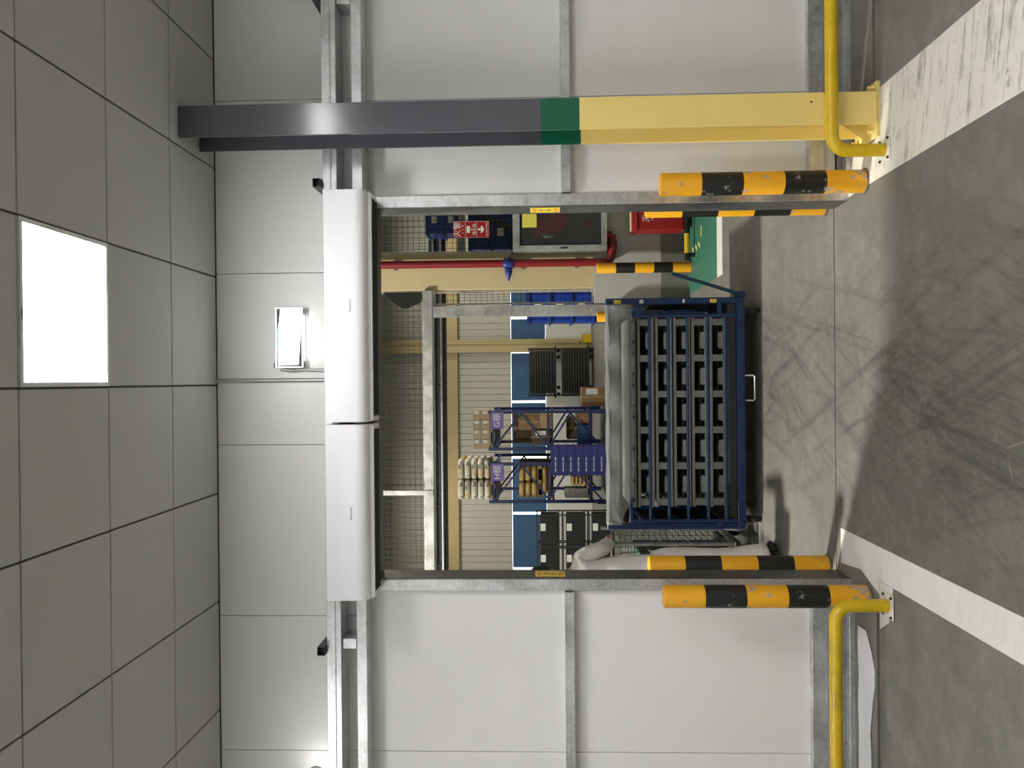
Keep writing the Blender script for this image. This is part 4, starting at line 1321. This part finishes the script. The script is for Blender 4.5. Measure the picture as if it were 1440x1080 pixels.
# ------------------------------------------------------------------ racks
RY = 21.5
def rack(x0, x1, letter, label):
    t = thing('storage_rack', label, 'rack', ((x0 + x1) / 2, RY + 1.3, 0))
    for y in (RY, RY + 2.6):
        f = MB()
        for z in (0.45, 1.52, 2.93):
            f.box(x0 + 0.08, x1 - 0.08, y + 0.02, y + 0.06, z - 0.025, z + 0.025)
        zs = [0.15, 0.95, 1.5, 2.2, 2.9]
        for k in range(4):
            a, b__ = (x0 + 0.08, x1 - 0.08) if k % 2 == 0 else (x1 - 0.08, x0 + 0.08)
            f.bar((a, y + 0.04, zs[k]), (b__, y + 0.04, zs[k + 1]), 0.045, 0.03)
        for x in (x0, x1 - 0.08):
            MB().box(x, x + 0.08, y, y + 0.08, 0.01, 3.05).build('upright', 'rack_blue', t, 0.005)
            MB().box(x - 0.03, x + 0.11, y - 0.03, y + 0.11, 0.0005, 0.0098).build('foot_plate', 'rack_blue', t)
            MB().box(x - 0.02, x + 0.10, y - 0.05, y - 0.002, 0.02, 0.28).build('post_guard', 'rack_blue', t, 0.004)
        f.build('bracing', 'rack_blue', t)
    for z in (0.42, 1.42, 2.9):
        for x in (x0 + 0.015, x1 - 0.065):
            MB().box(x, x + 0.05, RY + 0.08, RY + 2.6, z - 0.06, z).build('shelf_beam', 'rack_blue', t)
        MB().box(x0 + 0.09, x1 - 0.09, RY + 0.09, RY + 2.58, z - 0.03, z - 0.002).build('shelf', 'dark_steel', t)
    sx = x1 - 0.03
    bd = MB().box(sx - 0.44, sx, RY - 0.012, RY - 0.002, 2.66, 2.99).build('marker_board', 'sign_purple', t)
    text(letter + '棚', 0.22, 'sign_white', t, (sx - 0.22, RY - 0.0135, 2.825), name='lettering', sx=0.95)
    return t
rack(-1.802, -0.772, 'G', 'blue pallet rack marked with the letter G')
rack(-3.154, -2.105, 'H', 'blue pallet rack marked with the letter H')

ORD = ['first', 'second', 'third', 'fourth', 'fifth', 'sixth', 'seventh', 'eighth']
def NTH(k, n_):
    return 'bottom' if k == 0 else 'top' if k == n_ - 1 else ORD[k]
def sack_mesh(mat, seed, lx=0.52, ly=0.8, lz=0.165):
    rnd = random.Random(seed)
    bm = bmesh.new()
    bmesh.ops.create_uvsphere(bm, u_segments=18, v_segments=12, radius=1)
    ph = [rnd.uniform(0, 6) for _ in range(6)]
    for v in bm.verts:
        x, y, z = v.co
        def se(t, e): return math.copysign(abs(t) ** e, t)
        X_, Y_, Z_ = se(x, 0.4), se(y, 0.4), se(z, 0.55)
        w = 1 + 0.06 * math.sin(5 * Y_ + ph[0]) + 0.04 * math.sin(9 * X_ + ph[1])
        v.co = (X_ * lx / 2 * (1 + 0.03 * math.sin(4 * Y_ + ph[2])), Y_ * ly / 2, (Z_ * w * lz / 2 + lz / 2) * 1.0)
    for ax, L_, o_ in ((0, lx, -0.5), (1, ly, -0.5), (2, lz, 0.0)):
        a_ = min(v.co[ax] for v in bm.verts); b_ = max(v.co[ax] for v in bm.verts)
        for v in bm.verts: v.co[ax] = ((v.co[ax] - a_) / (b_ - a_) + o_) * L_
    for f in bm.faces: f.smooth = True
    me = bpy.data.meshes.new('sack'); bm.to_mesh(me); bm.free()
    me.materials.append(M[mat])
    return me
def sacks(x0, x1, y0, z0, cols, layers, mats, label, group, lz=0.165, ly=0.8, rows=1):
    W_ = (x1 - x0) / cols
    ms = [sack_mesh(m, 11 + i * 3 + int(z0 * 10), W_ * 0.97, ly * 0.95, lz) for i, m in enumerate(mats)]
    rnd = random.Random(int(z0 * 100) + cols)
    for L in range(layers):
        for c in range(cols):
            for r_ in range(rows):
                o = bpy.data.objects.new('sack', rnd.choice(ms))
                COL.objects.link(o)
                o.location = (x0 + (c + 0.5) * W_ + rnd.uniform(-0.004, 0.004), y0 + ly / 2 + r_ * ly + rnd.uniform(-0.01, 0.01), z0 + L * (lz + 0.0005))
                o.rotation_euler = (0, 0, rnd.choice((0, PI)) + rnd.uniform(-0.006, 0.006))
                tag(o, label % NTH(L, layers), 'sack', group)
# top of rack H: printed sacks
for (xa, xb) in ((-3.10, -2.02),):
    sacks(xa, xb, RY + 0.10, 3.02, 2, 5, ['sack_print', 'sack_print', 'sack_tan'], 'printed cream sack on top of rack H, in the %s layer', 'sacks on top of rack H', 0.172, 0.75, 2)
paint('pallet_wood', (0.30, 0.22, 0.12), 0.8)
def wood_pallet(x0, x1, y0, y1, z0, label):
    t = thing('wooden_pallet', label, 'pallet', ((x0 + x1) / 2, (y0 + y1) / 2, z0))
    for k in range(3):
        xa = x0 + k * (x1 - x0 - 0.09) / 2
        MB().box(xa, xa + 0.09, y0, y1, z0 + 0.001, z0 + 0.09).build('runner', 'pallet_wood', t)
    for k in range(6):
        ya = y0 + k * (y1 - y0 - 0.1) / 5
        MB().box(x0, x1, ya, ya + 0.1, z0 + 0.0905, z0 + 0.115).build('board', 'pallet_wood', t)
wood_pallet(-3.05, -2.20, RY + 0.1, RY + 1.5, 2.902, 'wooden pallet under the sacks on top of rack H')
wood_pallet(-1.70, -0.87, RY + 0.1, RY + 1.5, 2.902, 'wooden pallet under the cartons on top of rack G')
# rack H shelves
sacks(-3.05, -2.19, RY + 0.12, 1.425, 1, 2, ['sack_tan'], 'tan sack straight on the middle shelf of rack H, %s layer', 'low sacks in rack H', 0.13, 0.7)
wood_pallet(-3.05, -2.20, RY + 0.12, RY + 1.4, 1.69, 'wooden pallet between the tan sacks in rack H')
sacks(-3.05, -2.19, RY + 0.12, 1.808, 2, 3, ['sack_tan'], 'tan sack on the pallet in the middle of rack H, %s layer', 'upper sacks in rack H', 0.16, 0.7, 2)
# rack H bottom
wood_pallet(-3.05, -2.20, RY + 0.12, RY + 1.4, 0.422, 'wooden pallet on the bottom shelf of rack H')
sacks(-2.75, -2.19, RY + 0.14, 0.54, 2, 4, ['sack_tan'], 'small tan sack on the bottom shelf of rack H, %s layer', 'bottom sacks in rack H', 0.10, 0.6)
gc = thing('grey_crate', 'light grey crate on the bottom shelf of rack H', 'crate', (-2.90, RY + 0.4, 0.5375))
g = MB().box(-3.05, -2.80, RY + 0.2, RY + 0.7, 0.5385, 1.10)
g.build('body', 'pallet_grey', gc, 0.01)
for k in range(6):
    MB().box(-3.03, -2.82, RY + 0.188, RY + 0.199, 0.60 + k * 0.08, 0.62 + k * 0.08).build('rib', 'pallet_grey', gc)

def carton(x0, x1, y0, y1, z0, z1, mat, label, group=None, lab=True, name='carton'):
    t = thing(name, label, 'carton', ((x0 + x1) / 2, (y0 + y1) / 2, z0), group)
    MB().box(x0, x1, y0, y1, z0, z1).build('box', mat, t, 0.008)
    MB().box(x0 + (x1 - x0) * 0.44, x0 + (x1 - x0) * 0.56, y0 - 0.0015, y0 - 0.0002, z0, z1).build('tape', 'tape_brown', t)
    if lab:
        MB().box(x0 + (x1 - x0) * 0.62, x0 + (x1 - x0) * 0.92, y0 - 0.003, y0 - 0.0016, z0 + (z1 - z0) * 0.3, z0 + (z1 - z0) * 0.8).build('paper_label', 'sign_white', t)
    return t
# film wrapped cartons on rack G
for L in range(2):
    for c in range(4):
        xa = -1.76 + c * 0.25
        carton(xa, xa + 0.242, RY + 0.12, RY + 0.85, 3.02 + L * 0.225, 3.02 + L * 0.225 + 0.222, 'cardboard_light', 'film wrapped brown carton on top of rack G, %s layer' % ('lower', 'upper')[L], 'cartons on top of rack G')
wf_ = MB()
rnd = random.Random(5)
loop = []
for k in range(40):
    pass
def wrap(x0, x1, y0, y1, z0, z1):
    m = MB()
    n_ = 9
    per = [(x0, y0), (x1, y0), (x1, y1), (x0, y1)]
    pts = []
    for q in range(4):
        a, b__ = per[q], per[(q + 1) % 4]
        for k in range(8):
            pts.append((a[0] + (b__[0] - a[0]) * k / 8, a[1] + (b__[1] - a[1]) * k / 8))
    vs = []; fs = []
    P_ = len(pts)
    for j in range(n_ + 1):
        z_ = z0 + (z1 - z0) * j / n_
        for (x, y) in pts:
            vs.append((x + rnd.uniform(-0.006, 0.006), y + rnd.uniform(-0.006, 0.006), z_))
    for j in range(n_):
        for k in range(P_):
            fs.append((j * P_ + k, j * P_ + (k + 1) % P_, (j + 1) * P_ + (k + 1) % P_, (j + 1) * P_ + k))
    fs.append(tuple(n_ * P_ + k for k in range(P_)))
    return m.add(vs, fs)
tag(wrap(-1.785, -0.735, RY + 0.09, RY + 0.89, 3.03, 3.49).build('stretch_wrap', 'stretch_film_thin', None, 0, smooth=False, org=(-1.26, RY + 0.5, 3.03)), 'shiny clear wrap around the cartons on top of rack G', 'plastic film')
# rack G shelves
carton(-1.26, -0.88, RY + 0.15, RY + 0.9, 1.7205, 2.28, 'cardboard', 'brown carton lying on the pale one in rack G', None, False)
carton(-1.25, -0.88, RY + 0.12, RY + 0.85, 1.4215, 1.72, 'cardboard_light', 'pale carton on the middle shelf of rack G', None, False)
carton(-1.66, -1.28, RY + 0.2, RY + 0.9, 1.4215, 1.95, 'cardboard_dark', 'dark brown carton on the middle shelf of rack G', None, True)
carton(-1.12, -0.86, RY + 0.2, RY + 0.8, 0.4215, 0.80, 'cardboard', 'brown carton on the bottom shelf of rack G', None, False)
carton(-0.70, -0.20, RY + 0.9, RY + 1.5, 0.0, 0.62, 'cardboard', 'brown carton on the floor beside rack G', None, True)
tb = thing('blue_bin', 'dark blue bin on the bottom shelf of rack G', 'bin', (-1.45, RY + 0.5, 0.42))
MB().box(-1.70, -1.16, RY + 0.15, RY + 0.75, 0.4205, 0.72).build('body', 'bin_teal', tb, 0.01)
MB().box(-1.72, -1.14, RY + 0.13, RY + 0.77, 0.7205, 0.75).build('rim', 'bin_teal', tb, 0.005)

carton(-1.70, -0.90, RY + 1.2, RY + 2.0, 1.4215, 2.45, 'cardboard_dark', 'dark brown carton at the back of the middle shelf of rack G', None, False)
carton(-3.04, -2.22, RY + 1.75, RY + 2.4, 1.4215, 2.3, 'cardboard_dark', 'dark brown carton behind the tan sacks of rack H', None, False)
carton(-1.60, -1.0, RY + 1.2, RY + 2.0, 0.4215, 1.0, 'cardboard_dark', 'dark brown carton at the back of the bottom shelf of rack G', None, False)
# stack of indigo crates between the racks
def crate_proto(x0, x1, y0, y1, z0, h, mat, name, label, group, letter=True):
    t = thing(name, label, 'crate', ((x0 + x1) / 2, (y0 + y1) / 2, z0), group)
    m = MB()
    w = 0.018
    rx0, rx1, ry0, ry1 = x0, x1, y0, y1
    x0, x1, y0, y1 = x0 + 0.012, x1 - 0.012, y0 + 0.012, y1 - 0.012
    m.box(x0, x1, y0, y0 + w, z0, z0 + h * 0.86).box(x0, x1, y1 - w, y1, z0, z0 + h * 0.86).box(x0, x0 + w, y0 + w, y1 - w, z0, z0 + h * 0.86).box(x1 - w, x1, y0 + w, y1 - w, z0, z0 + h * 0.86)
    m.box(x0 + w, x1 - w, y0 + w, y1 - w, z0, z0 + 0.012)
    m.build('body', mat, t)
    r_ = MB()
    e = 0.022
    rme = MB().box(0, 0.012, -0.010, -0.0003, h * 0.1, h * 0.8).mesh('rib')
    rme.materials.append(M[mat])
    for q in range(5):
        place(rme, 'rib', mat, t, (x0 + (x1 - x0) * (0.04 + 0.22 * q), y0, z0))
    r_.box(x0 - e, x1 + e, y0 - e, y0 + w, z0 + h * 0.865, z0 + h * 0.985).box(x0 - e, x1 + e, y1 - w, y1 + e, z0 + h * 0.865, z0 + h * 0.985)
    r_.box(x0 - e, x0 + w, y0 + w, y1 - w, z0 + h * 0.865, z0 + h * 0.985).box(x1 - w, x1 + e, y0 + w, y1 - w, z0 + h * 0.865, z0 + h * 0.985)
    r_.build('rim', mat, t)
    if letter:
        m = MB()
        for k in range(9):
            xa = x0 + (x1 - x0) * (0.14 + 0.055 * k)
            m.box(xa, xa + (x1 - x0) * 0.036, y0 - 0.002, y0 - 0.0003, z0 + h * 0.28, z0 + h * 0.42)
        m.build('print', 'sign_white', t)
    return t
c0 = crate_proto(-2.31, -1.58, 20.2, 20.75, 0.003, 0.184, 'crate_indigo', 'plastic_crate', 'indigo plastic crate at the bottom of the tall stack before the racks', 'indigo crates before the racks')
for k in range(1, 8):
    dup(c0, (-1.945, 20.475, 0.003 + 0.184 * k), None, 'indigo plastic crate at the top of the tall stack before the racks' if k == 7 else 'indigo plastic crate, %s from the floor in the stack before the racks' % ORD[k])
# ------------------------------------------------------------------ dark mesh cages beside rack H
def cage(x0, y0, z0, w, d, h, label, group, card):
    t = thing('wire_cage', label, 'wire cage', (x0 + w / 2, y0 + d / 2, z0), group)
    fr = MB()
    e = 0.03
    for xa in (x0, x0 + w - e):
        for ya in (y0, y0 + d - e):
            fr.box(xa, xa + e, ya, ya + e, z0, z0 + h)
    for za in (z0 + 0.06, z0 + h - e):
        fr.box(x0 + e, x0 + w - e, y0, y0 + e, za, za + e).box(x0 + e, x0 + w - e, y0 + d - e, y0 + d, za, za + e)
        fr.box(x0, x0 + e, y0 + e, y0 + d - e, za, za + e).box(x0 + w - e, x0 + w, y0 + e, y0 + d - e, za, za + e)
    fr.build('frame', 'dark_steel', t)
    wm = MB()
    k = 1
    while k * 0.05 < w:
        wm.box(x0 + k * 0.05, x0 + k * 0.05 + 0.006, y0 + 0.012, y0 + 0.018, z0 + 0.09, z0 + h - e); k += 1
    k = 1
    while 0.09 + k * 0.07 < h - e:
        wm.box(x0 + e, x0 + w - e, y0 + 0.006, y0 + 0.0115, z0 + 0.09 + k * 0.07, z0 + 0.096 + k * 0.07); k += 1
    wm.build('wire_mesh', 'dark_steel', t, kind='stuff')
    MB().box(x0 + 0.04, x0 + w - 0.04, y0 + 0.04, y0 + d - 0.04, z0 + 0.095, z0 + h - 0.10).build('contents', 'cage_dark', t, 0.01)
    MB().box(x0 + w * card, x0 + w * card + 0.17, y0 - 0.008, y0 - 0.002, z0 + h - 0.22, z0 + h - 0.10).build('label_card', 'sign_white', t)
cg = 'dark wire cages beside rack H'
for col_, (x0, w, card) in enumerate(((-3.90, 0.76, 0.5), (-4.70, 0.76, 0.55))):
    for row in range(3):
        yy = 19.6 if col_ == 0 else 19.75
        cage(x0, yy, 0.003 + row * 0.61, w, 0.7, 0.605, 'dark wire cage %s, %s of its stack' % (('right beside rack H', 'one stack away from rack H')[col_], ('lowest', 'middle', 'topmost')[row]), cg, card)

# ------------------------------------------------------------------ black slatted cages before the far wall
def slat_cage(x0, x1, y0, z0, h, label):
    t = thing('slatted_cage', label, 'roll cage', ((x0 + x1) / 2, y0 + 0.4, z0))
    d = 0.8; e = 0.04
    for xa in (x0, x1 - e):
        for ya in (y0, y0 + d - e):
            MB().box(xa, xa + e, ya, ya + e, z0 + 0.13, z0 + h).build('post', 'black_steel', t)
    MB().box(x0 - 0.06, x1 + 0.06, y0, y0 + d, z0 + 0.14, z0 + 0.19).build('base', 'black_steel', t)
    k = 0
    while 0.22 + k * 0.085 < h:
        for ya in (y0 + 0.005, y0 + d - 0.02):
            MB().box(x0 + e, x1 - e, ya, ya + 0.015, z0 + 0.20 + k * 0.085, z0 + 0.25 + k * 0.085).build('slat', 'dark_steel' if k % 2 else 'black_steel', t)
        k += 1
    MB().box(x0 + 0.1, x1 - 0.1, y0 + 0.1, y0 + d - 0.1, z0 + 0.2, z0 + h - 0.08).build('load', 'black_steel', t, 0.02)
    for xa in (x0 + 0.06, x1 - 0.06, x0 + 0.28, x1 - 0.28):
        MB().lathe([(0.055, -0.02), (0.062, -0.01), (0.062, 0.01), (0.055, 0.02)], (xa, y0 + 0.1, z0 + 0.0625), 14, 'y').build('wheel', 'rubber', t)
        MB().lathe([(0.055, -0.02), (0.062, -0.01), (0.062, 0.01), (0.055, 0.02)], (xa, y0 + d - 0.1, z0 + 0.0625), 14, 'y').build('wheel', 'rubber', t)
slat_cage(-0.52, 1.03, 26.9, 0.003, 1.06, 'lower of two black slatted cages stacked before the blue blinds')
slat_cage(-0.52, 1.03, 26.9, 1.066, 1.05, 'upper of two black slatted cages stacked before the blue blinds')
# boxes by the far wall on the floor near rack G
carton(-0.95, -0.62, 26.8, 27.4, 0.0, 0.45, 'cardboard_dark', 'dark carton on the floor by the far white wall', None, False)

# ------------------------------------------------------------------ blue crates behind the mesh
def bins(x0, x1, y0, z0, n_, h, mat, label, group, cardw=True):
    p = crate_proto(x0, x1, y0, y0 + 0.4, z0, h, mat, 'blue_crate', label, group, False)
    w = x1 - x0
    MB().box(x0 + w * 0.30, x0 + w * 0.48, y0 - 0.004, y0 - 0.0006, z0 + h * 0.3, z0 + h * 0.62).build('label_card', 'sign_white', p)
    base_ = ((x0 + x1) / 2, y0 + 0.2, z0)
    for k in range(1, n_):
        dup(p, (base_[0], base_[1], z0 + h * k), None, label + ', %s from below' % ORD[k])
    p['label'] = label + ', lowest of its stack'
# stack seen between cream column and inner door post
bins(0.69, 1.17, 10.15, 0.003, 7, 0.262, 'bin_blue', 'blue crate behind the narrow mesh strip', 'blue crates behind the narrow mesh strip')
# shelf rack with crates on the right
sr = thing('shelf_rack', 'steel shelf rack holding blue crates behind the mesh', 'rack', (2.2, 10.5, 0))
for x in (1.50, 2.80):
    for y in (10.22, 10.72):
        MB().box(x, x + 0.05, y, y + 0.05, 0, 2.88).build('upright', 'dark_steel', sr)
for z in (1.46, 2.62):
    MB().box(1.551, 2.80, 10.22, 10.77, z, z + 0.04).build('shelf', 'steel_grey', sr)
MB().bar((1.66, 10.20, 1.55), (2.10, 10.20, 2.60), 0.05, 0.02).build('brace', 'dark_steel', sr)
bins(1.80, 2.26, 10.26, 2.6615, 2, 0.205, 'bin_blue', 'bright blue crate on the upper shelf behind the red sign', 'crates on the upper shelf')
bins(2.30, 2.76, 10.26, 2.6615, 2, 0.205, 'bin_teal', 'dull blue crate on the upper shelf behind the mesh', 'dull crates on the upper shelf')
bins(1.60, 2.16, 10.26, 1.5015, 4, 0.262, 'bin_blue_dark', 'dark blue crate on the lower shelf behind the red sign', 'crates on the lower shelf')
bins(2.20, 2.76, 10.26, 1.5015, 4, 0.262, 'bin_blue_dark', 'dark blue crate on the lower shelf past the brace', 'far crates on the lower shelf')
